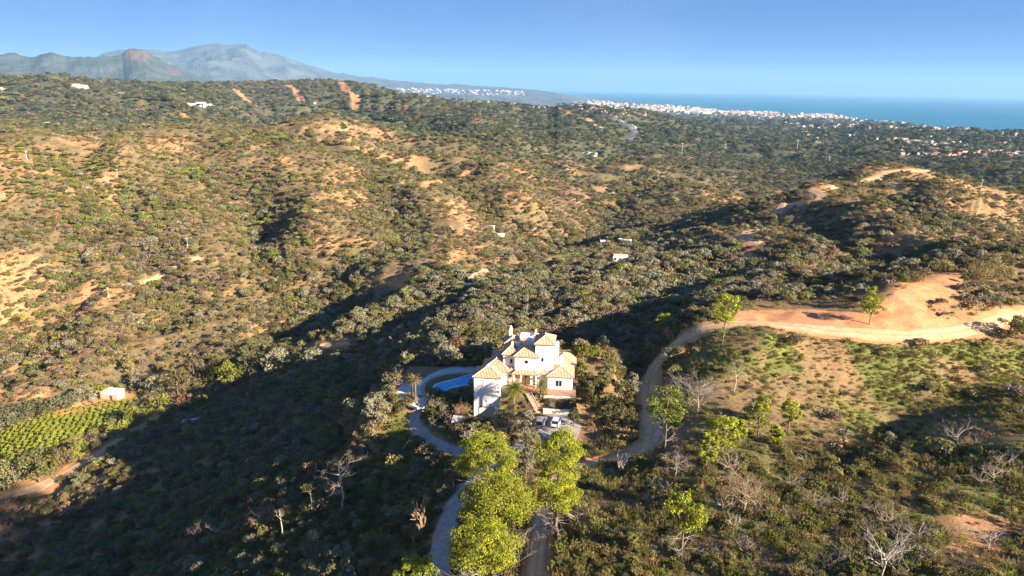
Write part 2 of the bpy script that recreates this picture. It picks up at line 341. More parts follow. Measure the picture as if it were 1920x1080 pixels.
BARE = [  # bare reddish or tan ground: px, py, rx, ry, dmin, dmax, amount
    (735, 525, 45, 25, 300, 420, 1.5), (870, 385, 60, 22, 350, 800, .75), (855, 415, 60, 20, 350, 800, .8), (955, 400, 25, 15, 350, 900, .7), (690, 445, 60, 40, 300, 700, .3),
    (520, 610, 55, 10, 280, 420, 1.0), (350, 490, 30, 12, 350, 560, .5), (90, 600, 140, 60, 300, 500, .5), (200, 560, 160, 25, 300, 520, .4), (270, 640, 60, 12, 280, 420, .6), (20, 560, 80, 40, 300, 520, .35),
    (560, 535, 60, 50, 320, 520, .5), (620, 445, 60, 30, 350, 600, .45), (330, 270, 90, 20, 500, 900, .9), (140, 265, 90, 22, 500, 1100, .7), (150, 320, 60, 30, 450, 800, .6), (60, 500, 150, 20, 350, 560, .3), (255, 400, 30, 12, 400, 700, .6), (640, 235, 60, 15, 700, 1500, .8), (690, 245, 55, 10, 700, 1500, .8), (540, 238, 60, 10, 600, 1500, .6),
    (540, 300, 25, 12, 500, 900, .8), (700, 300, 120, 40, 500, 1000, .35), (730, 290, 30, 4, 600, 1200, .8), (660, 282, 30, 4, 600, 1200, .8), (1130, 352, 14, 8, 500, 1100, 1.0), (1200, 295, 45, 5, 600, 1500, 1.2), (1290, 298, 25, 5, 600, 1500, 1.2), (1280, 460, 120, 18, 400, 620, .3),
    (1220, 400, 60, 15, 450, 900, .4), (1330, 430, 60, 40, 250, 420, .3), (1350, 310, 20, 6, 600, 1600, 1.0), (1485, 320, 14, 5, 600, 1600, 1.0), (1290, 275, 18, 4, 800, 1700, .7),
    (1830, 400, 120, 6, 350, 650, .5), (1700, 400, 60, 4, 350, 650, .7), (1590, 378, 25, 6, 350, 700, .5), (1620, 470, 200, 30, 240, 450, .3), (1500, 440, 60, 25, 240, 450, .3),
    (1850, 1010, 90, 60, 60, 110, 1.1), (1790, 980, 60, 18, 60, 120, .6), (1850, 745, 90, 26, 90, 160, .75), (1620, 760, 40, 8, 90, 160, .7), (1430, 700, 60, 8, 90, 170, .2), (1330, 775, 60, 14, 90, 140, .6), (1250, 900, 120, 40, 80, 130, .35), (1860, 600, 60, 14, 110, 260, 1.1), (1720, 610, 60, 8, 120, 240, .9),
    (1130, 850, 60, 10, 90, 140, .7), (1150, 625, 90, 5, 160, 220, .8), (1180, 640, 60, 40, 120, 200, .35), (1700, 560, 100, 30, 140, 240, 1.0),
    (870, 425, 40, 15, 350, 700, .6), (960, 470, 80, 40, 360, 700, .25), (1090, 455, 12, 10, 380, 600, .5), (300, 765, 60, 16, 200, 330, .6), (60, 915, 80, 16, 200, 300, .8), (35, 700, 90, 30, 300, 420, .4), (100, 750, 60, 14, 250, 420, .5),
    (893, 224, 9, 8, 1000, 3000, 2.0), (840, 200, 18, 4, 1000, 3000, .5), (190, 150, 40, 7, 1500, 3000, .8), (280, 198, 30, 5, 1000, 3000, 1.2), (175, 170, 60, 4, 1200, 3000, 1.0), (380, 198, 40, 4, 1000, 3000, .9), (462, 248, 22, 6, 600, 2000, .9), (1560, 252, 20, 4, 1500, 4000, .8), (1600, 258, 20, 4, 1500, 4000, .7), (1200, 210, 60, 4, 2000, 6000, .6), (1850, 352, 60, 6, 600, 2200, .5), (1570, 200, 200, 6, 3000, 9000, .4),
]
STRIPS = [  # firebreaks and tracks cut through the far hills
    ([(437, 167), (452, 180), (468, 193)], 16, 1300, 2600), ([(540, 153), (556, 170), (565, 190)], 16, 1300, 2600), ([(462, 165), (480, 158), (545, 154)], 9, 1300, 2600), ([(636, 152), (650, 172), (668, 190), (663, 203)], 20, 1300, 2600),
    ([(762, 197), (760, 216)], 9, 1000, 2600), ([(1045, 204), (1070, 218), (1130, 240)], 12, 1200, 3500), ([(355, 208), (342, 216), (350, 222)], 7, 900, 2300)]
SL = [(poly_world(p, a, b), w) for p, w, a, b in STRIPS]
HWY = smooth_line(poly_world([(1130, 217), (1160, 228), (1182, 238), (1192, 248), (1188, 258), (1178, 264)], 1100, 4500), 12)
GRASS = [(760, 850, 60, 45, 90, 170, 1.0), (700, 930, 60, 60, 90, 150, .5), (1080, 478, 40, 12, 400, 620, 1.6), (1100, 462, 30, 8, 400, 640, 1.2), (1900, 350, 40, 4, 600, 1500, 1.4), (250, 700, 100, 14, 230, 340, .9), (180, 752, 40, 6, 240, 330, 1.0),
         (820, 1010, 20, 60, 70, 110, .5), (1660, 560, 40, 8, 140, 220, .5), (850, 655, 90, 12, 150, 200, .5), (1130, 740, 60, 60, 120, 180, .3), (740, 790, 40, 30, 100, 170, .5), (60, 690, 60, 20, 280, 400, .3)]
PURPLE = [(520, 165, 110, 22, 1500, 3200, .9), (690, 170, 60, 14, 1500, 3200, .9), (800, 195, 90, 12, 1500, 3200, .8), (60, 165, 110, 20, 1500, 3200, .5), (1050, 370, 140, 30, 500, 1200, .5), (1400, 330, 70, 40, 500, 1300, .4), (250, 215, 250, 20, 800, 2000, .3)]
def blobs(L, px, py, D):
    t = np.zeros(np.shape(px))
    for cx, cy, rx, ry, a, b, k in L: t = t + k * gauss(px, py, cx, cy, rx, ry) * ((D > a) & (D < b))
    return t
def masks(x, y, z):
    px, py = proj(x, y, z); D = np.hypot(x, y); m = {}
    bare = blobs(BARE, px, py, D) * (1 - .45 * sstep(650, 1100, D))
    lot = np.zeros(np.shape(x))
    near = (D < 260) & (D > 100) & (x > 20)
    if near.any():
        for P in LOT: lot[near] = np.maximum(lot[near], in_poly(P, x[near], y[near]) * 1.0)
    road = np.zeros(np.shape(x))
    for k, (P, w) in RL.items():
        c = P.mean(0); r = np.hypot(*(P - c).T).max() + w + 4; s = np.hypot(x - c[0], y - c[1]) < r
        if s.any(): road[s] = np.maximum(road[s], 1 - sstep(w * .5, w * .5 + 1.4 + w * .12, d_line(P, x[s], y[s])))
    strip = np.zeros(np.shape(x))
    for P, w in SL:
        c = P.mean(0); r = np.hypot(*(P - c).T).max() + w * 2; s = np.hypot(x - c[0], y - c[1]) < r
        if s.any(): strip[s] = np.maximum(strip[s], 1 - sstep(w * .5, w * .8, d_line(P, x[s], y[s])))
    m['bare'] = bare; m['lot'] = lot; m['road'] = road; m['strip'] = strip
    m['drive'] = np.zeros(np.shape(x)); s = (D < 170) & (D > 60) & (np.abs(x) < 40)
    if s.any():
        m['drive'][s] = np.max([1 - sstep(w * .5, w * .5 + .8, d_line(P, x[s], y[s])) for P, w in DRIVE], 0)
    m['hwy'] = np.zeros(np.shape(x)); s = (D > 900) & (D < 4600) & (x > 100) & (x < 1500)
    if s.any(): m['hwy'][s] = 1 - sstep(9, 15, d_line(HWY, x[s], y[s]))
    s = (D > 180) & (D < 420) & (x < -50)
    m['vine'] = np.zeros(np.shape(x)); m['yard'] = np.zeros(np.shape(x))
    if s.any(): m['vine'][s] = in_poly(VINE, x[s], y[s]); m['yard'][s] = in_poly(FARMYARD, x[s], y[s])
    m['grass'] = blobs(GRASS, px, py, D); m['purple'] = blobs(PURPLE, px, py, D)
    m['px'] = px; m['py'] = py; m['D'] = D
    return m
MK = masks(GX.ravel(), GY.ravel(), GZ.ravel())
_x, _y = GX.ravel(), GY.ravel()
n1 = fbm(_x, _y, 60, 4, 41); n2 = fbm(_x, _y, 14, 3, 47); n3 = fbm(_x, _y, 300, 4, 53)
Dk = MK['D']
hill_left = sstep(250, 380, Dk) * (1 - sstep(1000, 1700, Dk)) * (1 - sstep(1000, 1250, MK['px']))
soil = np.clip(MK['bare'] * (.75 + 1.0 * n2 + .5 * n1) + MK['lot'] + MK['road'] + MK['strip'] * (.8 + .6 * n1) + MK['yard'] * .8 + hill_left * sstep(.0, .4, n1 * .7 + n2 * .5) * .6, 0, 1)
soil = soil * (1 - .75 * RAV.ravel())
soil = np.maximum(soil, .35 * sstep(.15, .5, n2 + n1 * .4) * (Dk < 1200))
slope_r = sstep(1240, 1330, MK['px']) * sstep(600, 640, MK['py']) * (Dk < 230)
straw = np.clip(.38 + .8 * n1 + .5 * n3 + .1 * slope_r, 0, 1) * (1 - .5 * sstep(650, 1500, Dk))
green = np.clip(MK['grass'] * (.8 + .6 * n2) + .25 * sstep(0, .4, n3 + n2 * .3), 0, 1)
green = np.maximum(green, np.maximum(MK['vine'] * .8, slope_r * np.clip(.85 + 1.2 * n2 + .6 * n1, 0, 1)))
# ground sheet
g = NT('ground_earth')
c_scrub = g.ramp(g.noise(.35, 8, .75), [(.3, (.085, .075, .036)), (.5, (.17, .128, .066)), (.72, (.30, .205, .11))])
c_straw = g.ramp(g.noise(.5, 7, .75), [(.3, (.19, .122, .058)), (.7, (.37, .235, .12))])
c_soil = g.ramp(g.noise(.22, 9, .7), [(.28, (.33, .15, .07)), (.5, (.50, .25, .12)), (.75, (.60, .36, .195))])
c_grass = g.ramp(g.noise(.6, 6, .7), [(.3, (.10, .115, .03)), (.7, (.22, .235, .07))])
c_purple = g.ramp(g.noise(.05, 6, .7), [(.3, (.08, .055, .045)), (.7, (.18, .11, .085))])
nz = g.math('ADD', g.math('MULTIPLY', g.noise(.9, 6, .75), .6), g.math('MULTIPLY', g.noise(.09, 5, .7), .4))
def thr(a, lo=.35, hi=.62):
    s = g.math('ADD', g.attr(a)[2], g.math('MULTIPLY', g.math('SUBTRACT', nz, .5), 1.6)); n = g.n('ShaderNodeMapRange'); n.inputs['From Min'].default_value = lo; n.inputs['From Max'].default_value = hi; g.l(s, n.inputs['Value']); return n.outputs[0]
c = g.mix(thr('straw'), c_scrub, c_straw)
c = g.mix(thr('purple'), c, c_purple)
c = g.mix(thr('green'), c, c_grass)
c = g.mix(thr('soil', .2, .75), c, c_soil)
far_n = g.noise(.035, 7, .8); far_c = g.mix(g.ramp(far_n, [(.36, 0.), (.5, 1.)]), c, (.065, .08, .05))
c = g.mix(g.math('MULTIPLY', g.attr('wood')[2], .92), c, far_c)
c = g.mix(g.attr('tarmac')[2], c, (.17, .165, .16))
g.base(c); g.bump(g.noise(1.3, 8, .75), .7, .35); g.b.inputs['Specular IOR Level'].default_value = .05
tm = np_mesh('terrain', np.stack([GX, GY, GZ], -1).reshape(-1, 3), grid_faces(*GX.shape), g.m, True)
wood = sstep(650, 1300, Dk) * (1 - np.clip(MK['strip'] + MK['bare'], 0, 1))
for nme, a in (('soil', soil), ('straw', straw), ('green', green), ('purple', np.clip(MK['purple'], 0, 1)), ('wood', wood), ('tarmac', MK['hwy'] * .5)):
    at = tm.attributes.new(nme, 'FLOAT', 'POINT'); at.data.foreach_set('value', a.astype(np.float32))
link('terrain', tm, kind='structure')

# ============================================================ sea, mountains, haze
t = NT('sea_water'); t.base(t.ramp(t.noise(.0004, 5, .6), [(.3, (.004, .11, .19)), (.7, (.008, .135, .225))])); t.b.inputs['Roughness'].default_value = .5; t.b.inputs['Specular IOR Level'].default_value = .15
t.bump(t.noise(.02, 5, .7), .3, 2.0)
a = np.linspace(-pi, pi, 241); rr = np.array([900, 5000, 12000, 30000, 60000.])
X = rr[:, None] * np.sin(a); Y = rr[:, None] * np.cos(a)
link('sea', np_mesh('sea', np.stack([X, Y, X * 0], -1).reshape(-1, 3), grid_faces(5, 241), t.m), kind='structure')
def mountain(name, sky_pts, D, depth, mat, seed, rough, base=0):
    sky_pts = np.array(sky_pts, float); n = 900; px = np.linspace(sky_pts[0, 0], sky_pts[-1, 0], n); py = np.interp(px, sky_pts[:, 0], sky_pts[:, 1])
    P = np.array([at_d(a, b, D) for a, b in zip(px, py)]); nr = 120; V = np.zeros((nr, n, 3))
    u = P[:, :2] / D
    for i in range(nr):
        q = i / (nr - 1); s = (q - .62) / (.62 if q < .62 else .38); r = D + (s * depth if s < 0 else s * depth * .7)
        X = u[:, 0] * r; Y = u[:, 1] * r; f = (1 - abs(s)) ** 1.15 if s < 0 else (1 - s ** 1.5)
        rg = ridged(X, Y, rough * 7, 7, seed) - .62
        bump = rg * rough * (4 * f * (1 - f)) * 1.6 + (rg - .12) * rough * .14 * f
        V[i, :, 0] = X; V[i, :, 1] = Y; V[i, :, 2] = base + (P[:, 2] - base) * f + bump * np.clip((P[:, 2] - base) / 400, 0.02, 1)
    return link(name, np_mesh(name, V.reshape(-1, 3), grid_faces(nr, n), mat, True), kind='structure')
t = NT('haze_tinted_rock'); t.base(t.ramp(t.noise(.0025, 10, .75), [(.38, (.05, .07, .08)), (.5, (.085, .11, .12)), (.64, (.13, .15, .16))])); t.bump(t.noise(.003, 9, .75), .8, 60); mrock = t.m  # blue-grey of distance haze mixed into the rock colour
t = NT('mountain_scrub'); geo = t.n('ShaderNodeNewGeometry'); sx = t.n('ShaderNodeSeparateXYZ'); t.l(geo.outputs['Position'], sx.inputs[0])
cc = t.ramp(t.noise(.006, 9, .75), [(.35, (.035, .055, .055)), (.55, (.07, .09, .085)), (.72, (.14, .14, .13))])
rk = t.ramp(t.noise(.012, 8, .8), [(.3, (.06, .045, .045)), (.7, (.20, .15, .14))])
t.base(t.mix(t.attr('rock')[2], cc, rk)); t.bump(t.noise(.02, 6, .7), .6, 12); mscrub = t.m
FAR_SKY = [(150, 128), (175, 108), (195, 98), (225, 92), (255, 93), (290, 92), (310, 95), (330, 94), (345, 91), (365, 86), (385, 83), (400, 81), (412, 80), (425, 84), (440, 83), (462, 82), (472, 89), (490, 98), (510, 101), (535, 107), (560, 116), (590, 124), (620, 133), (650, 139), (690, 146), (740, 152), (800, 156), (860, 159), (940, 163), (1010, 168), (1080, 180), (1150, 193), (1200, 196)]
FARM_O = mountain('distant_mountain', FAR_SKY, 15000, 6000, mrock, 71, 420)
MID_SKY = [(-420, 130), (-250, 120), (-100, 118), (0, 112), (30, 113), (55, 117), (80, 113), (100, 112), (125, 119), (160, 119), (190, 114), (215, 112), (228, 108), (235, 101), (243, 96), (255, 95), (268, 96), (280, 103), (292, 111), (310, 118), (330, 129), (350, 139), (375, 148), (395, 153), (440, 160)]
mo = mountain('rocky_mountain', MID_SKY, 8500, 4000, mscrub, 77, 380)
vv = np.empty(len(mo.data.vertices) * 3, np.float32); mo.data.vertices.foreach_get('co', vv); vv = vv.reshape(-1, 3); px, py = proj(vv[:, 0], vv[:, 1], vv[:, 2])
rk = np.clip(gauss(px, py, 258, 104, 26, 11) * 2.2 + gauss(px, py, 330, 136, 14, 6) * 1.2 + gauss(px, py, 318, 127, 8, 5) - .35, 0, 1)
at = mo.data.attributes.new('rock', 'FLOAT', 'POINT'); at.data.foreach_set('value', rk.astype(np.float32))
t = NT('haze'); t.t.nodes.remove(t.b); pv = t.n('ShaderNodeVolumePrincipled'); pv.inputs['Color'].default_value = (.30, .60, 1, 1); pv.inputs['Density'].default_value = HAZE; pv.inputs['Anisotropy'].default_value = .0
t.l(pv.outputs[0], t.out.inputs['Volume'])
V = np.array([(x, y, z) for x in (-61000, 61000) for y in (-61000, 61000) for z in (-80, 1500)], float)
link('haze', np_mesh('haze', V, [(0, 1, 3, 2), (4, 6, 7, 5), (0, 4, 5, 1), (2, 3, 7, 6), (0, 2, 6, 4), (1, 5, 7, 3)], t.m), kind='stuff')
# ============================================================ foliage and bare-branch builders
def leaf_quads(rng, C, Rd, n, size, out=.75, low=-.35, elong=1.0):
    """n leaf faces spread near the surface of an ellipsoid lobe"""
    d = rng.normal(size=(n, 3)); d /= np.linalg.norm(d, axis=1)[:, None]; d = d[d[:, 2] > low]; n = len(d)
    r = rng.uniform(.62, 1.04, n) ** .8
    c = C + d * Rd * r[:, None]
    nn = d / np.asarray(Rd) * np.mean(Rd) * out + rng.normal(size=(n, 3)) * .5; nn /= np.linalg.norm(nn, axis=1)[:, None]
    a = np.cross(nn, rng.normal(size=(n, 3))); a /= np.linalg.norm(a, axis=1)[:, None]; b = np.cross(nn, a)
    s = size * rng.uniform(.6, 1.3, n)[:, None]; a = a * s * elong; b = b * s * .62
    V = np.stack([c - a, c - b * .9 + a * .1, c + a, c + b], 1).reshape(-1, 3)
    return V
def quads_mesh(name, V, mat): return np_mesh(name, V, np.arange(len(V)).reshape(-1, 4), mat)
def lobes(rng, n, R_, H, flat=.8, spread=.62, rl=(.34, .55), z0=.45):
    L = []
    for i in range(n):
        a = i * 2.4 + rng.uniform(0, 1); r = R_ * spread * sqrt((i + .3) / n); k = rng.uniform(*rl) * R_
        z = z0 * H + H * (1 - z0) * (1 - (r / R_) ** 2) * rng.uniform(.35, .8)
        L.append((np.array([cos(a) * r, sin(a) * r, z]), np.array([k, k, k * flat])))
    return L
def crown(name, seed, n, R_, H, nl, size, mat, flat=.8, spread=.62, rl=(.34, .55), z0=.4, low=-.35, elong=1.0):
    rng = np.random.default_rng(seed); L = lobes(rng, n, R_, H, flat, spread, rl, z0)
    return quads_mesh(name, np.concatenate([leaf_quads(rng, c, r, nl // n, size, low=low, elong=elong) for c, r in L]), mat)
def tube(P, r, k=4):
    """tapered tube through points P with radii r -> V, F"""
    P = np.asarray(P, float); n = len(P); T = np.gradient(P, axis=0); T /= np.linalg.norm(T, axis=1)[:, None] + 1e-9
    ref = np.array([.3, .9, .2]); A = np.cross(T, ref); A /= np.linalg.norm(A, axis=1)[:, None] + 1e-9; B = np.cross(T, A)
    an = np.arange(k) * 2 * pi / k; r = np.asarray(r, float)
    V = P[:, None] + (A[:, None] * np.cos(an)[None, :, None] + B[:, None] * np.sin(an)[None, :, None]) * r[:, None, None]
    F = [(i * k + j, i * k + (j + 1) % k, (i + 1) * k + (j + 1) % k, (i + 1) * k + j) for i in range(n - 1) for j in range(k)]
    return V.reshape(-1, 3), np.array(F)
def join(parts):
    V = []; F = []; o = 0
    for v, f in parts: V.append(v); F.append(np.asarray(f) + o); o += len(v)
    return np.concatenate(V), np.concatenate(F)
def branches(rng, base, d, L, r, depth, out, wob=.25, split=(2, 4), spread=.75, up=.15, k=3, shrink=.68):
    n = 4; P = [np.array(base, float)]; d = np.array(d, float); d /= np.linalg.norm(d)
    for i in range(n - 1):
        d = d + rng.normal(size=3) * wob * .5 + np.array([0, 0, up * .3]); d /= np.linalg.norm(d); P.append(P[-1] + d * L / (n - 1))
    out.append(tube(P, np.linspace(r, r * .55, n), k))
    if depth > 0:
        for i in range(rng.integers(*split)):
            t = rng.uniform(.4, 1.0) if depth > 1 else rng.uniform(.3, 1); b = P[0] + (P[-1] - P[0]) * t if t < .9 else P[-1]
            j = min(n - 1, int(t * (n - 1) + .5)); b = P[j]
            q = d + rng.normal(size=3) * spread; q[2] += up; branches(rng, b, q, L * shrink * rng.uniform(.7, 1.15), r * .5, depth - 1, out, wob, split, spread, up, k, shrink)
def twig_mesh(name, seed, n, L, r, mat, depth=3, up=.25, lean=.6, split=(2, 4), spread=.7, trunk=0, k=3):
    rng = np.random.default_rng(seed); out = []
    if trunk: P = [(0, 0, -.3), (.03 * trunk, 0, trunk * .5), (0, .04 * trunk, trunk)]; out.append(tube(P, [r * 1.6, r * 1.3, r], 5))
    for i in range(n):
        a = i * 2.4 + rng.uniform(0, .6); z = trunk * (1 if not trunk else rng.uniform(.55, 1)) if trunk else -.1
        branches(rng, (0, 0, z), (cos(a) * lean, sin(a) * lean, 1 - lean * .5), L * rng.uniform(.7, 1.1), r, depth, out, up=up, split=split, spread=spread, k=k)
    V, F = join(out); return np_mesh(name, V, F, mat)
def leaf_mat(name, dark, mid, light, rand=.5, trans=.25, scale=2.0, hue=None):
    t = NT(name); oi = t.n('ShaderNodeObjectInfo'); c = t.ramp(t.noise(scale, 3, .6), [(.3, dark), (.5, mid), (.72, light)])
    if hue: c = t.mix(t.math('MULTIPLY', t.ramp(oi.outputs['Random'], [(0., 1.), (.45, .0), (1., 0.)]), .75), c, hue)
    k = t.n('ShaderNodeHueSaturation'); t.l(c, k.inputs['Color']); mr = t.n('ShaderNodeMapRange'); mr.inputs['To Min'].default_value = 1 - rand; mr.inputs['To Max'].default_value = 1 + rand * .7
    wn = t.n('ShaderNodeTexWhiteNoise', noise_dimensions='1D'); t.l(oi.outputs['Random'], wn.inputs['W']); t.l(wn.outputs['Value'], mr.inputs['Value']); t.l(mr.outputs[0], k.inputs['Value']); c = k.outputs[0]
    t.l(c, t.b.inputs['Base Color']); t.b.inputs['Specular IOR Level'].default_value = .1
    if trans:
        tr = t.n('ShaderNodeBsdfTranslucent'); t.l(c, tr.inputs[0]); mx = t.n('ShaderNodeMixShader'); mx.inputs[0].default_value = trans
        t.l(t.b.outputs[0], mx.inputs[1]); t.l(tr.outputs[0], mx.inputs[2]); t.l(mx.outputs[0], t.out.inputs[0])
    return t.m
ML = dict(
    pine=leaf_mat('pine_needles', (.085, .115, .018), (.29, .31, .032), (.46, .46, .055), .15, .28, scale=.9),
    pine_far=leaf_mat('far_pine_needles', (0.090, 0.129, 0.024), (0.167, 0.199, 0.037), (0.270, 0.293, 0.060), .35, .15),
    olive=leaf_mat('olive_leaves', (0.144, 0.146, 0.088), (0.274, 0.254, 0.163), (0.431, 0.388, 0.282), .35, 0.32, hue=(.16, .2, .065)),
    oak=leaf_mat('oak_leaves', (0.082, 0.096, 0.041), (0.171, 0.170, 0.069), (0.293, 0.268, 0.109), .45, 0.28, hue=(.17, .115, .06)),
    scrub=leaf_mat('scrub_leaves', (0.109, 0.114, 0.042), (0.217, 0.206, 0.069), (0.385, 0.328, 0.112), .5, 0.33, hue=(.24, .145, .065)),
    green=leaf_mat('green_leaves', (0.090, 0.106, 0.022), (0.193, 0.211, 0.035), (0.322, 0.317, 0.060), .35, .3),
    straw=leaf_mat('dry_leaves', (0.163, 0.111, 0.054), (0.298, 0.204, 0.103), (0.448, 0.309, 0.169), .35, .2),
    rust=leaf_mat('rust_leaves', (.13, .065, .035), (.24, .13, .06), (.32, .19, .09), .3, .2),
    far=leaf_mat('far_wood_leaves', (.045, .06, .036), (.09, .108, .062), (.15, .155, .09), .35, 0.2, scale=1.2),
    brown=leaf_mat('burnt_leaves', (.10, .075, .06), (.18, .13, .105), (.27, .20, .165), .3, .1),
)
MT_GREY = simple('weathered_branch', (.34, .28, .23), .9, .35, 3)
MT_PALE = simple('bleached_branch', (.5, .43, .36), .9, .25, 3)
MT_BARK = simple('bark', (.17, .12, .085), .95, .4, 4)
MT_PINK = simple('reddish_twig', (.30, .19, .15), .9, .3, 3)

# proto meshes
PM = {}
for i in range(3):
    PM['bush%d' % i] = crown('bush_foliage', 10 + i, 5 + i, 1., .95, 760, .095, ML['scrub'], z0=.25, low=-.2)
    PM['oak%d' % i] = crown('oak_foliage', 20 + i, 7 + i, 1., 1.15, 900, .095, ML['oak'], z0=.35, low=-.45)
    PM['olive%d' % i] = crown('olive_foliage', 30 + i, 8 + i, 1., 1.3, 760, .10, ML['olive'], z0=.4, rl=(.26, .45), spread=.7)
    PM['pinef%d' % i] = crown('pine_foliage', 40 + i, 9 + i, 1., 1.2, 620, .115, ML['pine_far'], flat=.55, z0=.68, rl=(.28, .42), spread=.75, low=-.1)
    PM['gbush%d' % i] = crown('leafy_foliage', 50 + i, 6, 1., 1.1, 480, .12, ML['green'], z0=.3)
for i in range(3): PM['far%d' % i] = crown('wood_foliage', 90 + i, 7 + i, 1., 1.0, 420, .14, ML['far'], z0=.3, low=-.4)
for i in range(2):
    PM['straw%d' % i] = crown('dry_foliage', 60 + i, 5, 1., .8, 520, .095, ML['straw'], z0=.2, low=-.1)
    PM['rust%d' % i] = crown('rust_foliage', 62 + i, 6, 1., 1.1, 380, .13, ML['rust'], z0=.3)
    PM['brown%d' % i] = crown('burnt_foliage', 64 + i, 6, 1., 1.1, 340, .13, ML['brown'], z0=.3)
    PM['twig%d' % i] = twig_mesh('bare_branches', 70 + i, 7, .62, .022, MT_GREY, 3, .2, .7)
    PM['ptwig%d' % i] = twig_mesh('pale_branches', 74 + i, 6, .6, .026, MT_PALE, 2, .05, 1.0)
    PM['rtwig%d' % i] = twig_mesh('reddish_branches', 78 + i, 8, .6, .02, MT_PINK, 3, .3, .5)
def stalk_shrub(name, seed, mat, n=44, h=1.0):   # upright sprigs of leaves, the shape of heath and rockrose
    rng = np.random.default_rng(seed); V = []
    for i in range(n):
        a = rng.uniform(0, 2 * pi); r = .7 * sqrt(rng.uniform()); hh = h * rng.uniform(.55, 1.1) * (1 - .35 * r)
        c0 = np.array([cos(a) * r * 1.1, sin(a) * r * 1.1, hh * .55]); q = leaf_quads(rng, c0, np.array([.085, .085, hh * .5]), 20, .06, low=-.6); q[:, :2] += (q[:, 2:3] - hh * .3) * np.array([[cos(a), sin(a)]]) * r * .35; V.append(q)
    return quads_mesh(name, np.concatenate(V), mat)
for i in range(3): PM['stalk%d' % i] = stalk_shrub('sprig_foliage', 80 + i, ML['scrub'])
for i in range(2): PM['gstalk%d' % i] = stalk_shrub('green_sprigs', 84 + i, ML['green'], 36)
for i in range(2): PM['sstalk%d' % i] = stalk_shrub('dry_sprigs', 86 + i, ML['straw'], 38, .8)

# ============================================================ scatter: sample the slopes seen from round about the camera
RNG = np.random.default_rng(5)
def sample(n, d0, d1, a0=-44, a1=45):
    r = np.sqrt(RNG.uniform(d0 ** 2, d1 ** 2, n)); t = np.radians(RNG.uniform(a0, a1, n)); x = r * np.sin(t); y = r * np.cos(t)
    return x, y
def visible(x, y, z, up=2.0):          # is the point seen from about the camera's height (a wide margin)
    k = np.linspace(.04, .97, 48)[:, None]; X = x * k; Y = y * k; Z = CAMZ + (z + up - CAMZ) * k
    return ~np.any(ground(X, Y) > Z + 6 + .004 * np.hypot(x, y), 0)
VILLA_C = (8.5, 150.)
def clear_of(x, y, m):
    k = np.ones(len(x), bool)
    k &= m['road'] < .45; k &= m['drive'] < .2; k &= m['lot'] < .5; k &= m['yard'] < .5; k &= m['vine'] < .5; k &= m['hwy'] < .3; k &= m['strip'] < .5
    c, s = cos(R(-5.5)), sin(R(-5.5)); u = (x - 9.5) * c + (y - 149) * s; v = -(x - 9.5) * s + (y - 149) * c
    k &= ~((np.abs(u) < 12.6) & (np.abs(v) < 11.0))
    k &= ~((np.abs(x + 16) < 11) & (np.abs(y - 154) < 9)); k &= ~((np.abs(x - 8) < 8) & (np.abs(y - 126) < 8.5)); k &= ~((np.abs(x + 3) < 6) & (np.abs(y - 136) < 4))
    return k
PTS = {}     # kind -> list of x, y, z, scale, rot
def put(kind, x, y, z, s):
    if len(x): PTS.setdefault(kind, []).append(np.stack([x, y, z, s, RNG.uniform(0, 6.28, len(x))], 1))
def choose(names, w, x, y, z, s):
    w = np.stack(w, 0); w = w / w.sum(0); c = np.cumsum(w, 0); u = RNG.uniform(size=len(x)); k = (u[None] > c).sum(0)
    for i, nm in enumerate(names): q = k == i; put(nm, x[q], y[q], z[q], s[q])
def band(n, d0, d1, smin, smax, mode):
    x, y = sample(n, d0, d1); z = ground(x, y); ok = (z > 6); x, y, z = x[ok], y[ok], z[ok]
    m = masks(x, y, z); px, py, D = m['px'], m['py'], m['D']
    a = fbm(x, y, 60, 4, 41); b = fbm(x, y, 14, 3, 47); c = fbm(x, y, 35, 3, 91)
    rv = rav_at(x, y); dens = np.clip(.74 + 1.2 * b + .7 * c + .6 * rv, .14, 1) 
    shade = (1 - sstep(860, 960, px)) * sstep(640, 700, py) * (D < 330); near_r = sstep(1150, 1250, px) * sstep(800, 880, py); dens = np.maximum(dens, np.maximum(.95 * shade, .72 * near_r))
    dens = dens * (1 - .88 * np.clip(m['bare'], 0, 1)) * (1 - .6 * np.clip(m['grass'], 0, 1))
    ok = clear_of(x, y, m) & (RNG.uniform(size=len(x)) < dens)
    if d0 < 2600: ok &= visible(x, y, z)
    x, y, z, px, py, D, a, b, c = [q[ok] for q in (x, y, z, px, py, D, a, b, c)]; m = {k: v[ok] for k, v in m.items()}
    s = (smin + (smax - smin) * RNG.uniform(size=len(x)) ** 2.2) * (1 + .45 * rv[ok])
    m['rav'] = rv[ok]
    mode(x, y, z, s, px, py, D, a, b, c, m)
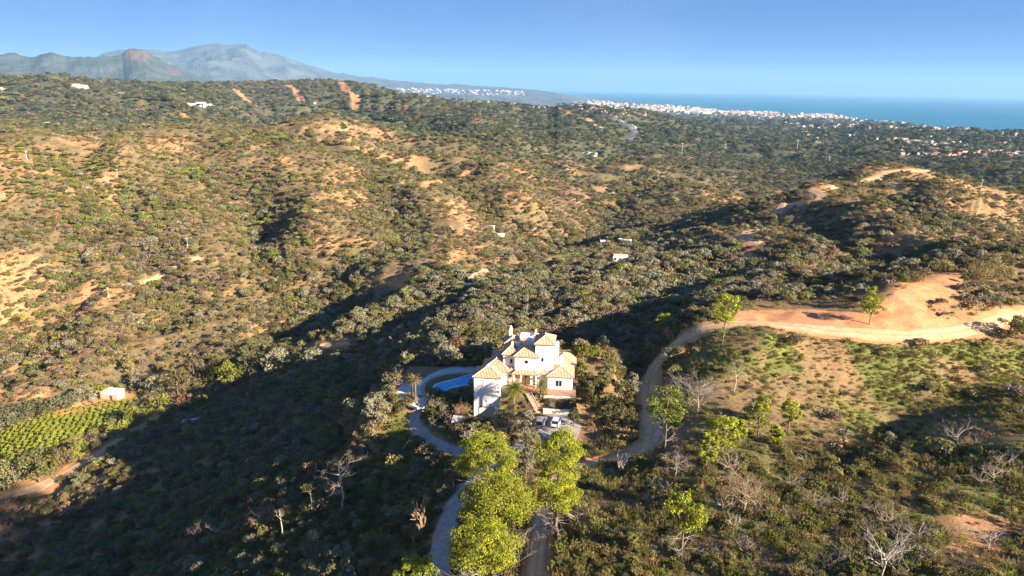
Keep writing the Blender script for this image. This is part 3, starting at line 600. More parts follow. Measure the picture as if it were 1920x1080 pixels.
def mode_near(x, y, z, s, px, py, D, a, b, c, m):
    q = slope_w(px, py) * .93 < RNG.uniform(size=len(x)); x, y, z, s, px, py, D, a, b, c = [v[q] for v in (x, y, z, s, px, py, D, a, b, c)]; m = {k: v[q] for k, v in m.items()}
    left = 1 - sstep(930, 1080, px); o = np.ones(len(x)); bare = np.clip(m['bare'], 0, 1)
    drygrey = np.clip(.35 + c * 1.6 + .5 * gauss(px, py, 1350, 980, 250, 120) + .4 * gauss(px, py, 1620, 900, 220, 120), .05, 1.6)
    names = ['stalk0', 'stalk1', 'stalk2', 'gstalk0', 'gstalk1', 'bush0', 'bush1', 'sstalk0', 'sstalk1', 'twig0', 'twig1', 'ptwig0', 'rtwig0', 'olive0', 'oak0']
    w = [1.3 * o, 1.3 * o, 1.3 * o, .45 * (1 - left) + .1 + .4 * np.clip(b, 0, 1), .35 * o, .7 * o, .7 * o, .7 * (1 - left) + .5 * bare, .6 * (1 - left) + .2, drygrey * .75, drygrey * .6, drygrey * .3, drygrey * .25, .6 * left, .9 * left]
    choose(names, w, x, y, z, s)
def mode_mid(x, y, z, s, px, py, D, a, b, c, m):
    q = slope_w(px, py) * .93 < RNG.uniform(size=len(x)); x, y, z, s, px, py, D, a, b, c = [v[q] for v in (x, y, z, s, px, py, D, a, b, c)]
    o = np.ones(len(x)); nearside = gauss(px, py, 1000, 560, 260, 75) + gauss(px, py, 1300, 500, 120, 70)     # the grey-green grove behind the villa
    valley = .7 * m['rav'][q] + gauss(px, py, 700, 590, 160, 60) + gauss(px, py, 480, 690, 200, 40) + gauss(px, py, 950, 520, 160, 30)
    lefttop = gauss(px, py, 120, 330, 260, 60) * 1.2; lefthill = (1 - sstep(550, 1000, px)) * (py < 620)
    right = sstep(1350, 1500, px)
    names = ['bush0', 'bush1', 'bush2', 'oak0', 'oak1', 'oak2', 'olive0', 'olive1', 'olive2', 'pinef0', 'pinef1', 'gbush0', 'straw0', 'straw1', 'rust0', 'brown0', 'twig0', 'rtwig1', 'stalk0', 'stalk2', 'twig1']
    w = [.9 * o, .8 * o, .8 * o, .5 + .9 * valley, .5 + .6 * valley, .5 * o, .25 + 2.6 * nearside + .5 * valley + .7 * right, .2 + 2.2 * nearside + .3 * right, .2 + 1.6 * nearside, lefttop * 1.3 + .06 + .1 * lefthill, lefttop * 1.2 + .05 + .08 * lefthill, .08 + .4 * valley + .08 * lefthill,
         .8 + .3 * right, .7 * o, .03 + .05 * lefttop, .6 + 1.6 * np.clip(c * 2, 0, 1) + .5 * nearside, .3 + .8 * nearside, .6 + 1.2 * np.clip(-c * 2, 0, 1) + .5 * nearside, .5 * right + .1, .5 * right + .1, .2 + .5 * nearside]
    choose(names, w, x, y, z, s * (1 + .35 * np.clip(nearside + valley, 0, 1)))
def slope_w(px, py): return sstep(1225, 1290, px) * sstep(585, 625, py) * (1 - sstep(800, 900, py))
def mode_tuft(x, y, z, s, px, py, D, a, b, c, m):        # little tufts that roughen the ground between the bushes
    o = np.ones(len(x)); choose(['stalk0', 'stalk2', 'gstalk0', 'sstalk0', 'sstalk1', 'twig1'], [.8 * o, .7 * o, .5 + b, .9 - b, .8 * o, .25 * o], x, y, z, s)
def mode_slope(x, y, z, s, px, py, D, a, b, c, m):       # low bright heath on the slope below the dirt road
    q = slope_w(px, py) + .35 * sstep(1380, 1500, px) * (py < 600) * (D < 260) > RNG.uniform(size=len(x)); x, y, z, s, c = x[q], y[q], z[q], s[q], c[q]; o = np.ones(len(x))
    choose(['gstalk0', 'gstalk1', 'stalk0', 'stalk1', 'sstalk0', 'sstalk1', 'straw0', 'bush0', 'gbush0'], [1.1 + c, 1.0 + c, .6 * o, .5 * o, 1.0 - c, .9 * o, .8 * o, .3 * o, .5 * o], x, y, z, s)
def mode_far(x, y, z, s, px, py, D, a, b, c, m):
    o = np.ones(len(x)); pur = np.clip(m['purple'], 0, 1)
    f = sstep(650, 1500, D) * (1.2 + 1.2 * sstep(600, 1200, px)); n = 1 - .75 * sstep(900, 1800, D)
    choose(['far0', 'far1', 'far2', 'oak0', 'oak1', 'bush0', 'bush1', 'olive0', 'pinef0', 'straw0', 'brown0', 'brown1'], [f, f, f, .9 * n, .9 * n, .7 * n, .6 * n, .3 * n, .25 * n, .12 * n, .15 + 1.4 * pur, .1 + 1.2 * pur], x, y, z, s)
band(34000, 55, 175, .45, 1.5, mode_near)
band(52000, 52, 190, .14, .42, mode_tuft)
band(22000, 120, 330, .8, 2.7, mode_mid)
band(80000, 110, 270, .28, .85, mode_slope)
band(74000, 300, 720, .8, 2.7, mode_mid)
band(22000, 300, 560, .5, 1.2, mode_mid)
band(40000, 700, 1500, 2.0, 5.0, mode_far)
band(34000, 1500, 3300, 4.5, 10, mode_far)
band(7000, 3300, 7000, 12, 26, mode_far)
for k in PTS: PTS[k] = np.concatenate(PTS[k])
print('SCATTER', {k: len(v) for k, v in PTS.items()}, sum(len(v) for v in PTS.values()))

# the ones that show largest become trees and shrubs of their own; the rest of each kind is one object
def n_best(kinds, n, dmax, smin=0):
    rows = []
    for k in kinds:
        if k not in PTS: continue
        P = PTS[k]; px, py = proj(P[:, 0], P[:, 1], P[:, 2]); D = np.hypot(P[:, 0], P[:, 1])
        sz = P[:, 3] / D; sz[(px < 5) | (px > 1915) | (py < 60) | (py > 1075) | (D > dmax) | (P[:, 3] < smin)] = 0
        rows += [(s, k, i) for i, s in enumerate(sz) if s > 0]
    rows.sort(reverse=True); rows = rows[:n]; out = []
    for k in kinds:
        ii = [i for s, kk, i in rows if kk == k]
        if ii: out += [(k, PTS[k][i]) for i in ii]; PTS[k] = np.delete(PTS[k], ii, 0)
    return out
def gn_scatter(name, label, kinds, protos):
    kinds = [k for k in kinds if k in PTS and len(PTS[k])]
    P = np.concatenate([PTS[k] for k in kinds]); K = np.concatenate([np.full(len(PTS[k]), i) for i, k in enumerate(kinds)])
    me = bpy.data.meshes.new(name); me.vertices.add(len(P)); me.vertices.foreach_set('co', P[:, :3].astype(np.float32).ravel())
    for nm, ty, v in (('scl', 'FLOAT', P[:, 3]), ('rot', 'FLOAT', P[:, 4]), ('sort', 'INT', K)):
        at = me.attributes.new(nm, ty, 'POINT'); at.data.foreach_set('value', v.astype(np.float32 if ty == 'FLOAT' else np.int32))
    o = link(name, me, kind='stuff', label=label)
    ng = bpy.data.node_groups.new(name, 'GeometryNodeTree'); ng.interface.new_socket('Geometry', in_out='INPUT', socket_type='NodeSocketGeometry'); ng.interface.new_socket('Geometry', in_out='OUTPUT', socket_type='NodeSocketGeometry')
    N = ng.nodes.new; L = ng.links.new; gi = N('NodeGroupInput'); go = N('NodeGroupOutput'); jn = N('GeometryNodeJoinGeometry')
    def na(n, ty='FLOAT'): q = N('GeometryNodeInputNamedAttribute'); q.data_type = ty; q.inputs['Name'].default_value = n; return q.outputs[0]
    scl = na('scl'); rot = na('rot'); so_ = na('sort', 'INT'); cx = N('ShaderNodeCombineXYZ'); L(rot, cx.inputs[2])
    for i, k in enumerate(kinds):
        inst = N('GeometryNodeInstanceOnPoints'); cmp_ = N('FunctionNodeCompare'); cmp_.data_type = 'INT'; cmp_.operation = 'EQUAL'; cmp_.inputs[3].default_value = i; L(so_, cmp_.inputs[2])
        oi = N('GeometryNodeObjectInfo'); oi.inputs['Object'].default_value = protos[k]; oi.inputs['As Instance'].default_value = True; oi.transform_space = 'ORIGINAL'
        L(gi.outputs[0], inst.inputs['Points']); L(cmp_.outputs[0], inst.inputs['Selection']); L(oi.outputs['Geometry'], inst.inputs['Instance'])
        L(cx.outputs[0], inst.inputs['Rotation']); L(scl, inst.inputs['Scale']); L(inst.outputs[0], jn.inputs[0])
    L(jn.outputs[0], go.inputs[0]); md = o.modifiers.new('scatter', 'NODES'); md.node_group = ng; return o
TRUNK = np_mesh('trunk', *join([tube([(0, 0, -.25), (.03, .02, .35), (.0, .05, .85)], [.075, .055, .03], 5), tube([(.03, .02, .3), (.25, .1, .75)], [.035, .015], 4), tube([(.02, .02, .4), (-.2, .16, .8)], [.03, .015], 4)]), MT_BARK)
PROTO = {}
def plant(name, kind, row, label, cat, group, trunk=True):
    x, y, z, s, r = row
    if trunk:
        o = link(name, None, loc=(x, y, z - .1 * s * .5), rz=r, label=label, cat=cat, group=group); o.scale = (s, s, s)
        cr = link('crown', PM[kind], o); tr = link('trunk', TRUNK, o); PROTO.setdefault(kind, cr); return o
    o = link(name, PM[kind], loc=(x, y, z - .05), rz=r, label=label, cat=cat, group=group); o.scale = (s, s, s); PROTO.setdefault(kind, o); return o
ZONES = [((0, 960, 640, 1080), 'in the lower left shade'), ((0, 700, 640, 960), 'on the shaded slope below the orchard'), ((0, 560, 700, 700), 'low on the sunny left hillside'), ((0, 0, 700, 560), 'high on the sunny left hillside'),
         ((700, 560, 1130, 700), 'in the grove behind the villa'), ((700, 380, 1130, 560), 'on the valley side beyond'), ((1130, 430, 1400, 700), 'right of the villa'), ((1400, 300, 1920, 560), 'behind the sandy lot'),
         ((640, 700, 900, 1080), 'left of the concrete drive'), ((900, 700, 1240, 900), 'between villa and track'), ((1240, 600, 1920, 800), 'below the dirt road'), ((900, 900, 1400, 1080), 'by the bottom track'), ((1400, 800, 1920, 1080), 'on the lower right slope')]
def zone(px, py):
    for (a, b, c, d), t_ in ZONES:
        if a <= px <= c and b <= py <= d: return t_
    return 'on the far hills'
ORD = ['largest', 'second largest', 'third largest', 'fourth largest', 'fifth largest', 'smallest']
def name_all(ttl, zt, L, where=''):
    if len(L) == 1: return [(ttl + where + ' ' + zt, L[0][2], L[0][3])]
    if len(L) <= 6 or where.count('part') > 1:
        L = sorted(L, key=lambda q: -q[3][3]); return [((ORD[i] if i < 6 else 'small') + ' ' + ttl + where + ' ' + zt, q[2], q[3]) for i, q in enumerate(L)]
    xs = sorted(q[0] for q in L); ys = sorted(q[1] for q in L); out = []; n = len(L)
    if 'left' not in where and 'right' not in where and 'middle' not in where:
        a, b = xs[n // 3], xs[2 * n // 3]
        for w, f in ((', left part,', lambda q: q[0] < a), (', middle part,', lambda q: a <= q[0] < b), (', right part,', lambda q: q[0] >= b)): out += name_all(ttl, zt, [q for q in L if f(q)], w)
    else:
        a, b = ys[n // 3], ys[2 * n // 3]; w0 = where.replace(' part,', '').replace(', ', '')
        for w, f in ((', far %s,' % w0, lambda q: q[1] < a), (', mid %s,' % w0, lambda q: a <= q[1] < b), (', near %s,' % w0, lambda q: q[1] >= b)):
            M = [q for q in L if f(q)]; M.sort(key=lambda q: -q[3][3])
            out += [((ORD[i] if i < 6 else 'small') + ' ' + ttl + w + ' ' + zt, q[2], q[3]) for i, q in enumerate(M)]
    return out
LOOK = {'olive': 'grey-green olive tree', 'oak': 'dark evergreen oak', 'pinef': 'flat-topped pine', 'gbush': 'bright green leafy bush', 'bush': 'rounded olive-green bush', 'stalk': 'upright sprigged bush', 'gstalk': 'bright sprigged bush',
        'straw': 'dry straw-coloured bush', 'sstalk': 'straw-coloured sprigged bush', 'far': 'dark blue-green woodland tree', 'rust': 'rust-coloured leafy tree', 'brown': 'brown fire-scorched tree', 'twig': 'leafless grey branching shrub', 'ptwig': 'fallen pale bleached branches', 'rtwig': 'leafless reddish branching shrub'}
SETS = [(['olive0', 'olive1', 'olive2'], 230, 700, 'olive_tree', 'olive tree', True), (['oak0', 'oak1', 'oak2'], 230, 800, 'evergreen_oak', 'oak tree', True), (['pinef0', 'pinef1'], 150, 900, 'distant_pine', 'pine tree', True), (['rust0', 'brown0', 'brown1'], 70, 2600, 'scorched_tree', 'tree', True), (['far0', 'far1', 'far2'], 40, 1600, 'woodland_tree', 'tree', True),
        (['gbush0', 'gstalk0', 'gstalk1'], 120, 600, 'green_bush', 'bush', False), (['bush0', 'bush1', 'bush2', 'stalk0', 'stalk1', 'stalk2'], 280, 600, 'scrub_bush', 'bush', False), (['straw0', 'straw1', 'sstalk0', 'sstalk1'], 120, 900, 'dry_bush', 'bush', False),
        (['twig0', 'twig1', 'rtwig0', 'rtwig1', 'ptwig0', 'ptwig1'], 180, 600, 'bare_shrub', 'bare shrub', False)]
for kinds, n, dmax, name, cat, trk in SETS:
    got = n_best(kinds, n, dmax)
    for k in kinds:                     # one of every sort at least, as the first of its kind
        if k in PTS and len(PTS[k]) and k not in [q for q, _ in got]: got.append((k, PTS[k][0])); PTS[k] = PTS[k][1:]
    byz = {}
    for k, row in got:
        a, b = proj(*row[:3]); ttl = LOOK[k.rstrip('012')]; zt = zone(a, b); byz.setdefault((ttl, zt), []).append((float(a), float(b), k, row))
    for (ttl, zt), L in byz.items():
        for lab, k, row in name_all(ttl, zt, L): plant(name, k, row, lab, cat, ttl + ' plants ' + zt, trk)
allk = set(PTS)
woods = [k for k in sorted(allk) if k[:3] in ('oli', 'oak', 'pin', 'rus', 'bro', 'far')]; scr = [k for k in sorted(allk) if k not in woods]
gn_scatter('distant_trees', 'mixed small evergreen trees scattered over the far hillsides', woods, PROTO)
gn_scatter('hillside_scrub', 'low scrub and dry bushes covering every slope', scr, PROTO)
# ============================================================ solid-shape helpers
class MB:
    def __init__(s): s.v = []; s.f = []; s.uv = []; s.mi = []
    def face(s, pts, uv=None, mi=0):
        i = len(s.v); s.v += [tuple(map(float, p)) for p in pts]; s.f.append(tuple(range(i, i + len(pts)))); s.uv.append(uv or [(p[0], p[2]) for p in pts]); s.mi.append(mi)
    def box(s, x0, x1, y0, y1, z0, z1, mi=0, skip=''):
        p = [(x0, y0, z0), (x1, y0, z0), (x1, y1, z0), (x0, y1, z0), (x0, y0, z1), (x1, y0, z1), (x1, y1, z1), (x0, y1, z1)]
        for k, q in (('b', (3, 2, 1, 0)), ('t', (4, 5, 6, 7)), ('f', (0, 1, 5, 4)), ('r', (1, 2, 6, 5)), ('k', (2, 3, 7, 6)), ('l', (3, 0, 4, 7))):
            if k not in skip: s.face([p[i] for i in q], mi=mi)
    def cyl(s, x, y, z0, z1, r, r1=None, n=12, mi=0, axis='z'):
        r1 = r if r1 is None else r1; a = [2 * pi * i / n for i in range(n)]
        def P(c, d, z): return (x + c, y + d, z) if axis == 'z' else ((x + c, z, y + d) if axis == 'y' else (z, x + c, y + d))
        lo = [P(cos(t) * r, sin(t) * r, z0) for t in a]; hi = [P(cos(t) * r1, sin(t) * r1, z1) for t in a]
        for i in range(n): j = (i + 1) % n; s.face([lo[i], lo[j], hi[j], hi[i]], mi=mi)
        s.face(hi, mi=mi); s.face(lo[::-1], mi=mi)
    def mesh(s, name, mats, smooth=False):
        me = bpy.data.meshes.new(name); me.from_pydata(s.v, [], s.f); me.validate()
        for m in (mats if isinstance(mats, (list, tuple)) else [mats]): me.materials.append(m)
        if len(me.polygons) == len(s.f):
            me.polygons.foreach_set('material_index', s.mi); ul = me.uv_layers.new(name='UVMap')
            ul.data.foreach_set('uv', np.array([c for u in s.uv for c in u], np.float32).ravel())
        if smooth: me.polygons.foreach_set('use_smooth', [True] * len(me.polygons))
        b = bmesh.new(); b.from_mesh(me); bmesh.ops.remove_doubles(b, verts=b.verts, dist=1e-4); bmesh.ops.recalc_face_normals(b, faces=b.faces); b.to_mesh(me); b.free(); return me
def part(name, mb, mat, parent, label=None, smooth=False): return link(name, mb.mesh(name, mat, smooth), parent, label=label)
def ribbon(name, P, w, mat, lift=.07, kind='structure', edge=.12, seed=3, nw=10):
    P = np.asarray(P); T = np.gradient(P, axis=0); T /= np.linalg.norm(T, axis=1)[:, None]; Nn = np.stack([-T[:, 1], T[:, 0]], 1); V = []
    for j in range(nw + 1):
        q = (j / nw - .5) * w; off = np.zeros(len(P)); e = 1 if j == 0 else -1 if j == nw else 0
        if e: off = e * fbm(P[:, 0] + 30 * j, P[:, 1], w * .9, 3, seed) * w * edge
        X = P[:, 0] + Nn[:, 0] * (q + off); Y = P[:, 1] + Nn[:, 1] * (q + off); V.append(np.stack([X, Y, ground(X, Y) + (lift if 0 < j < nw else lift * .2)], 1))
    V = np.stack(V, 1); me = np_mesh(name, V.reshape(-1, 3), grid_faces(len(P), nw + 1), mat, True)
    at = me.attributes.new('across', 'FLOAT', 'POINT'); at.data.foreach_set('value', np.tile(np.abs(np.linspace(-1, 1, nw + 1)), len(P)).astype(np.float32)); return link(name, me, kind=kind)
def slab(name, pts, z, th, mat, kind='structure', **k):
    mb = MB(); top = [(p[0], p[1], z) for p in pts]; n = len(top); bot = [(p[0], p[1], z - th) for p in pts]; mb.face(top)
    for i in range(n): mb.face([top[i], bot[i], bot[(i + 1) % n], top[(i + 1) % n]])
    return link(name, mb.mesh(name, mat), kind=kind, **k)
def smooth_poly(pts, it=2):
    P = np.array(pts, float)
    for _ in range(it):
        Q = []
        for a, b in zip(P, np.roll(P, -1, 0)): Q += [a * .75 + b * .25, a * .25 + b * .75]
        P = np.array(Q)
    return P
# ============================================================ materials for built things
t = NT('packed_earth'); ce = t.ramp(t.noise(.6, 9, .75), [(.3, (.38, .22, .11)), (.5, (.54, .35, .20)), (.72, (.66, .48, .31))])
ac = t.math('ADD', t.attr('across')[2], t.math('MULTIPLY', t.math('SUBTRACT', t.noise(.9, 5, .7), .5), .35)); rt = t.ramp(ac, [(.0, 1.), (.22, .0), (.36, 0.), (.5, .0), (.62, .25), (1., .9)])
t.base(t.mix(t.math('MULTIPLY', rt, .6), ce, t.ramp(t.noise(1.5, 6, .8), [(.35, (.17, .14, .06)), (.65, (.40, .27, .15))]))); t.bump(t.noise(2, 6, .7), .5, .1); MAT_EARTH = t.m
t = NT('grey_concrete'); t.base(t.ramp(t.noise(.8, 7, .7), [(.3, (.20, .185, .165)), (.5, (.31, .295, .27)), (.72, (.40, .38, .35))])); t.bump(t.noise(3, 5), .2, .03); MAT_CONC = t.m
t = NT('white_plaster'); t.base(t.ramp(t.noise(.7, 6, .6), [(.3, (.72, .69, .65)), (.6, (.82, .80, .77))])); t.bump(t.noise(9, 4), .15, .02); MAT_WHITE = t.m
t = NT('terracotta_tiles'); uv = t.n('ShaderNodeUVMap'); wv = t.n('ShaderNodeTexWave', wave_type='BANDS', bands_direction='X'); wv.inputs['Scale'].default_value = .314 * 3.1 / 1.0; wv.inputs['Distortion'].default_value = .25; wv.inputs['Detail'].default_value = 1
t.l(uv.outputs[0], wv.inputs['Vector']); wy = t.n('ShaderNodeTexWave', wave_type='BANDS', bands_direction='Y'); wy.inputs['Scale'].default_value = 1.0; t.l(uv.outputs[0], wy.inputs['Vector'])
tc = t.ramp(t.noise(1.6, 7, .7), [(.3, (.44, .28, .17)), (.5, (.58, .41, .27)), (.7, (.70, .56, .41))])
tc = t.mix(t.ramp(wv.outputs[0], [(.15, 1.), (.5, 0.)]), tc, (.34, .17, .09)); tc = t.mix(t.math('MULTIPLY', wy.outputs[0], .15), tc, (.25, .12, .06)); t.base(tc); t.bump(wv.outputs[0], .9, .07); MAT_TILE = t.m
MAT_TERR = simple('terrace_tiles', (.42, .24, .15), .8, .2, 2)
MAT_RIDGE = simple('ridge_mortar', (.62, .47, .35), .9, .15, 4)
MAT_DARK = simple('dark_window_glass', (.02, .022, .028), .12, .2, 1, .6)
MAT_FRAME = simple('white_frame', (.75, .74, .72), .5, .05)
MAT_WOOD = simple('dark_wood', (.12, .065, .035), .7, .3, 6)
MAT_BEIGE = simple('beige_plaster', (.58, .52, .43), .9, .12, 1.5)
MAT_PINK = simple('pink_plaster', (.62, .38, .27), .9, .12, 1.5)
MAT_PAVE = simple('pale_paving', (.50, .51, .50), .85, .18, 2.2)
MAT_SAND = simple('sandy_path', (.42, .33, .24), .9, .15, 2.5)
MAT_LAWN = simple('short_lawn', (.13, .14, .06), .95, .35, 3)
MAT_METAL = simple('grey_metal', (.32, .33, .34), .45, .15, 3, .5, .6)
MAT_POLE = simple('pale_pole', (.45, .42, .38), .8, .15, 3)
t = NT('pool_water'); t.base(t.ramp(t.noise(.35, 3), [(.35, (.01, .26, .66)), (.65, (.03, .42, .78))])); t.b.inputs['Roughness'].default_value = .08; t.b.inputs['Specular IOR Level'].default_value = .5; t.bump(t.noise(3, 3), .05, .05); MAT_POOL = t.m

# ============================================================ roads, drive, pool terrace
for k in ('main', 'lower', 'ridge', 'bend', 'loop', 'crest', 'spur', 'valley', 'hill', 'bank'):
    P, w = RL[k]; ribbon('dirt_road', P, w * (1 if k != 'bank' else .7), MAT_EARTH, .10 if k == 'main' else .14 if k == 'lower' else .22, seed=len(k))
for P, w in DRIVE: ribbon('driveway', P, w, MAT_CONC, .09, edge=.10)
ZP = 190.5
slab('pool_terrace', [at_z(a, b, ZP)[:2] for a, b in smooth_poly([(738, 742), (748, 722), (772, 716), (792, 712), (806, 702), (836, 690), (872, 682), (892, 684), (896, 735), (850, 742), (800, 762), (776, 765)], 1)], ZP + .06, .5, MAT_PAVE)
ring = [at_z(a, b, ZP)[:2] for a, b in smooth_poly([(788, 728), (800, 712), (830, 701), (868, 698), (892, 700), (893, 750), (838, 754), (806, 750), (792, 742)])]
slab('garden_path', ring, ZP + .12, .3, MAT_SAND)
c0 = np.mean(ring, 0); slab('lawn', [c0 + (p - c0) * .86 for p in ring], ZP + .17, .3, MAT_LAWN)
pool = np.array([at_z(a, b, ZP)[:2] for a, b in smooth_poly([(812, 733), (820, 741), (832, 739), (840, 731), (852, 726), (870, 724), (893, 721), (893, 704), (872, 706), (852, 714), (836, 718), (818, 722)])])
pc = pool.mean(0)
po = link('swimming_pool', None, loc=(pc[0], pc[1], ZP), label='curved blue swimming pool with white rim beside the villa', cat='swimming pool')
mb = MB(); d = pool - pc; out = d * (1 + .5 / np.linalg.norm(d, axis=1)[:, None]); n = len(d)
for i in range(n):
    j = (i + 1) % n; mb.face([(*out[i], .3), (*out[j], .3), (*d[j], .3), (*d[i], .3)]); mb.face([(*out[i], -.2), (*out[j], -.2), (*out[j], .3), (*out[i], .3)]); mb.face([(*d[i], .3), (*d[j], .3), (*d[j], -.2), (*d[i], -.2)])
part('pool_rim', mb, MAT_FRAME, po); mb = MB(); mb.face([(*p, .24) for p in d]); part('water', mb, MAT_POOL, po)
slab('car_park', [at_z(a, b, 193.8)[:2] for a, b in [(992, 783), (1078, 775), (1090, 800), (1078, 830), (1010, 838), (985, 815)]], 193.9, .5, MAT_CONC)

# ============================================================ the villa
VO = at_z(888.7, 704.5, 200.); VR = R(-5.5)
villa = link('villa', None, loc=VO, rz=VR, label='large white villa with terracotta hip roofs and a square tower on the ridge', cat='villa')
def vpt(u, v, z=0): c, s = cos(VR), sin(VR); return np.array([VO[0] + u * c - v * s, VO[1] + u * s + v * c, 200. + z])
def hip(u0, u1, v0, v1, z, rise, over=.32, apex=None, th=.16):
    u0 -= over; u1 += over; v0 -= over; v1 += over; z -= over * .45; mb = MB(); h = min(u1 - u0, v1 - v0) / 2
    if u1 - u0 <= v1 - v0: A = ((u0 + u1) / 2, v0 + h, z + rise); B = ((u0 + u1) / 2, v1 - h, z + rise)
    else: A = (u0 + h, (v0 + v1) / 2, z + rise); B = (u1 - h, (v0 + v1) / 2, z + rise)
    a, b, c, d = (u0, v0, z), (u1, v0, z), (u1, v1, z), (u0, v1, z)
    def sl(pts, ax): 
        o = np.array(pts[0]); uvv = [(p[ax], abs(p[1 - ax] - o[1 - ax])) for p in pts]; mb.face(pts, uvv)
    if u1 - u0 <= v1 - v0:
        sl([a, b, A], 0); sl([b, c, B, A], 1); sl([c, d, B], 0); sl([d, a, A, B], 1)
    else: sl([a, b, B, A], 0); sl([b, c, B], 1); sl([c, d, A, B], 0); sl([d, a, A], 1)
    a2, b2, c2, d2 = [(p[0], p[1], p[2] - th) for p in (a, b, c, d)]
    for p, q, p2, q2 in ((a, b, a2, b2), (b, c, b2, c2), (c, d, c2, d2), (d, a, d2, a2)): mb.face([p, p2, q2, q], [(.01, 0)] * 4)
    mb.face([a2, b2, c2, d2], [(.01, 0)] * 4)
    # mortared hips and ridge
    rd = MB(); out = []
    for p, q in ((a, A), (b, A if u1 - u0 <= v1 - v0 else B), (c, B), (d, B if u1 - u0 <= v1 - v0 else A)) + (((A, B),) if A != B else ()):
        out.append(tube([np.array(p) + (0, 0, .03), np.array(q) + (0, 0, .03)], [.09, .09], 5))
    V, F = join(out); return mb, (V, F)
def block(u0, u1, v0, v1, zb, z, rise=None, mat=None, finial=False):
    mb = MB(); mb.box(u0, u1, v0, v1, zb, z, skip='b'); part('wall', mb, mat or MAT_WHITE, villa)
    if rise:
        rf, (V, F) = hip(u0, u1, v0, v1, z, rise); r = part('roof', rf, MAT_TILE, villa); link('ridge_tiles', np_mesh('ridge_tiles', V, F, MAT_RIDGE), r)
        if finial:
            f = MB(); h = min(u1 - u0, v1 - v0) / 2; f.cyl((u0 + u1) / 2, v0 + h, z + rise - .2, z + rise + .35, .1, .05, 8); f.cyl((u0 + u1) / 2, v0 + h, z + rise + .3, z + rise + .5, .12, .02, 8); part('finial', f, MAT_WHITE, r)
block(0, 5.6, 0, 5.0, -10.6, 0, 1.45, finial=True)
block(1.3, 7.05, 3.1, 9.0, -8, .28, 1.75, finial=True)
block(5.72, 8.7, 5.2, 11.0, -4, 3.42, 1.45)
block(8.45, 13.55, 4.0, 9.2, -4, 3.6, 1.75, finial=True)
block(12.85, 16.85, 4.6, 9.9, -4, 6.45, 1.35, finial=True)
block(6.9, 8.44, 3.3, 5.3, -4, -.02, .55)
block(13.56, 15.9, 3.4, 5.6, -4, .02, .6)
block(15.85, 21.25, 2.4, 8.3, -3.8, 0, 1.3)
block(16.1, 21.6, 8.55, 15.2, -3.8, .1, 1.55)
block(2.6, 6.2, 9.1, 15.2, -8, 0, 1.0)
block(5.1, 8.7, 11.1, 16.2, -4, 3.35, 1.2)
block(13.0, 16.4, 10.0, 14.5, -4, 3.3, 1.1)
# roof terrace with parapets and the white stair head
mb = MB(); mb.box(8.72, 12.98, 9.25, 15.6, -4, 3.5, skip='b'); part('wall', mb, MAT_WHITE, villa)
mb = MB(); mb.box(8.95, 12.8, 9.5, 15.4, 3.505, 3.56, skip='b'); part('roof_terrace', mb, MAT_TERR, villa)
mb = MB(); mb.box(8.7, 8.94, 9.3, 15.6, 3.5, 4.7, skip='b'); mb.box(8.942, 13.0, 15.4, 15.62, 3.5, 4.75, skip='b'); mb.box(12.8, 12.99, 10., 15.39, 3.5, 4.5, skip='b'); mb.box(8.0, 8.69, 9.3, 10.2, 3.5, 4.6, skip='b'); part('parapet', mb, MAT_WHITE, villa)
mb = MB(); prof = [(cos(a) * .95, sin(a) * .95) for a in np.linspace(0, pi, 11)]
for i in range(10): (x1, z1), (x2, z2) = prof[i], prof[i + 1]; mb.face([(10.9 + x1, 9.6, 4.2 + z1), (10.9 + x2, 9.6, 4.2 + z2), (11.2 + x2, 12.0, 4.2 + z2), (11.2 + x1, 12.0, 4.2 + z1)])
mb.face([(10.9 + x, 9.6, 4.2 + z) for x, z in prof]); mb.face([(11.2 + x, 12.0, 4.2 + z) for x, z in prof[::-1]]); mb.box(9.96, 11.84, 9.61, 11.9, 3.57, 4.2, skip='bt'); part('stair_head', mb, MAT_WHITE, villa)
def chimney(u, v, z0, z1, r=.32):
    mb = MB(); mb.box(u - r, u + r, v - r, v + r, z0, z1 - .45); c = part('chimney', mb, MAT_WHITE, villa); mb = MB(); mb.cyl(u, v, z1 - .45, z1 - .1, r * .8, r * .95, 10); mb.cyl(u, v, z1 - .1, z1 + .25, r * .95, .05, 10); part('chimney_cap', mb, MAT_WHITE, c)
chimney(6.4, 14.8, 3.6, 6.4); chimney(17.5, 9.6, 0, 5.1, .36); chimney(18.6, 6.4, .2, 3.1, .26); chimney(12.2, 15.0, 4.5, 5.7, .2)
def window(u, v, z, w, h, arch=False, bars=1, glass=None):
    mb = MB(); mb.box(u - w / 2 - .07, u + w / 2 + .07, v - .05, v + .02, z - h / 2 - .07, z - h / 2); mb.box(u - w / 2 - .07, u + w / 2 + .07, v - .05, v + .02, z + h / 2, z + h / 2 + .07)
    for x in [-w / 2 - .07, w / 2] + [-w / 2 + w * (i + 1) / (bars + 1) - .035 for i in range(bars)]: mb.box(u + x, u + x + .07, v - .048, v + .018, z - h / 2, z + h / 2)
    f = part('window', mb, MAT_FRAME, villa); mb = MB(); mb.box(u - w / 2, u + w / 2, v - .02, v + .015, z - h / 2, z + h / 2); part('pane', mb, glass or MAT_DARK, f)
    mb = MB(); mb.box(u - w / 2 - .2, u + w / 2 + .2, v - .16, v - .052, z - h / 2 - .16, z - h / 2 - .072); part('sill', mb, MAT_RIDGE, f)
window(7.55, 5.2, 1.75, .5, .95, bars=0); window(14.45, 4.6, 2.65, .55, .95, bars=0); window(18.25, 2.4, -1.75, 1.35, 1.4, bars=1); window(7.55, 3.3, -1.1, .5, .7, bars=0)
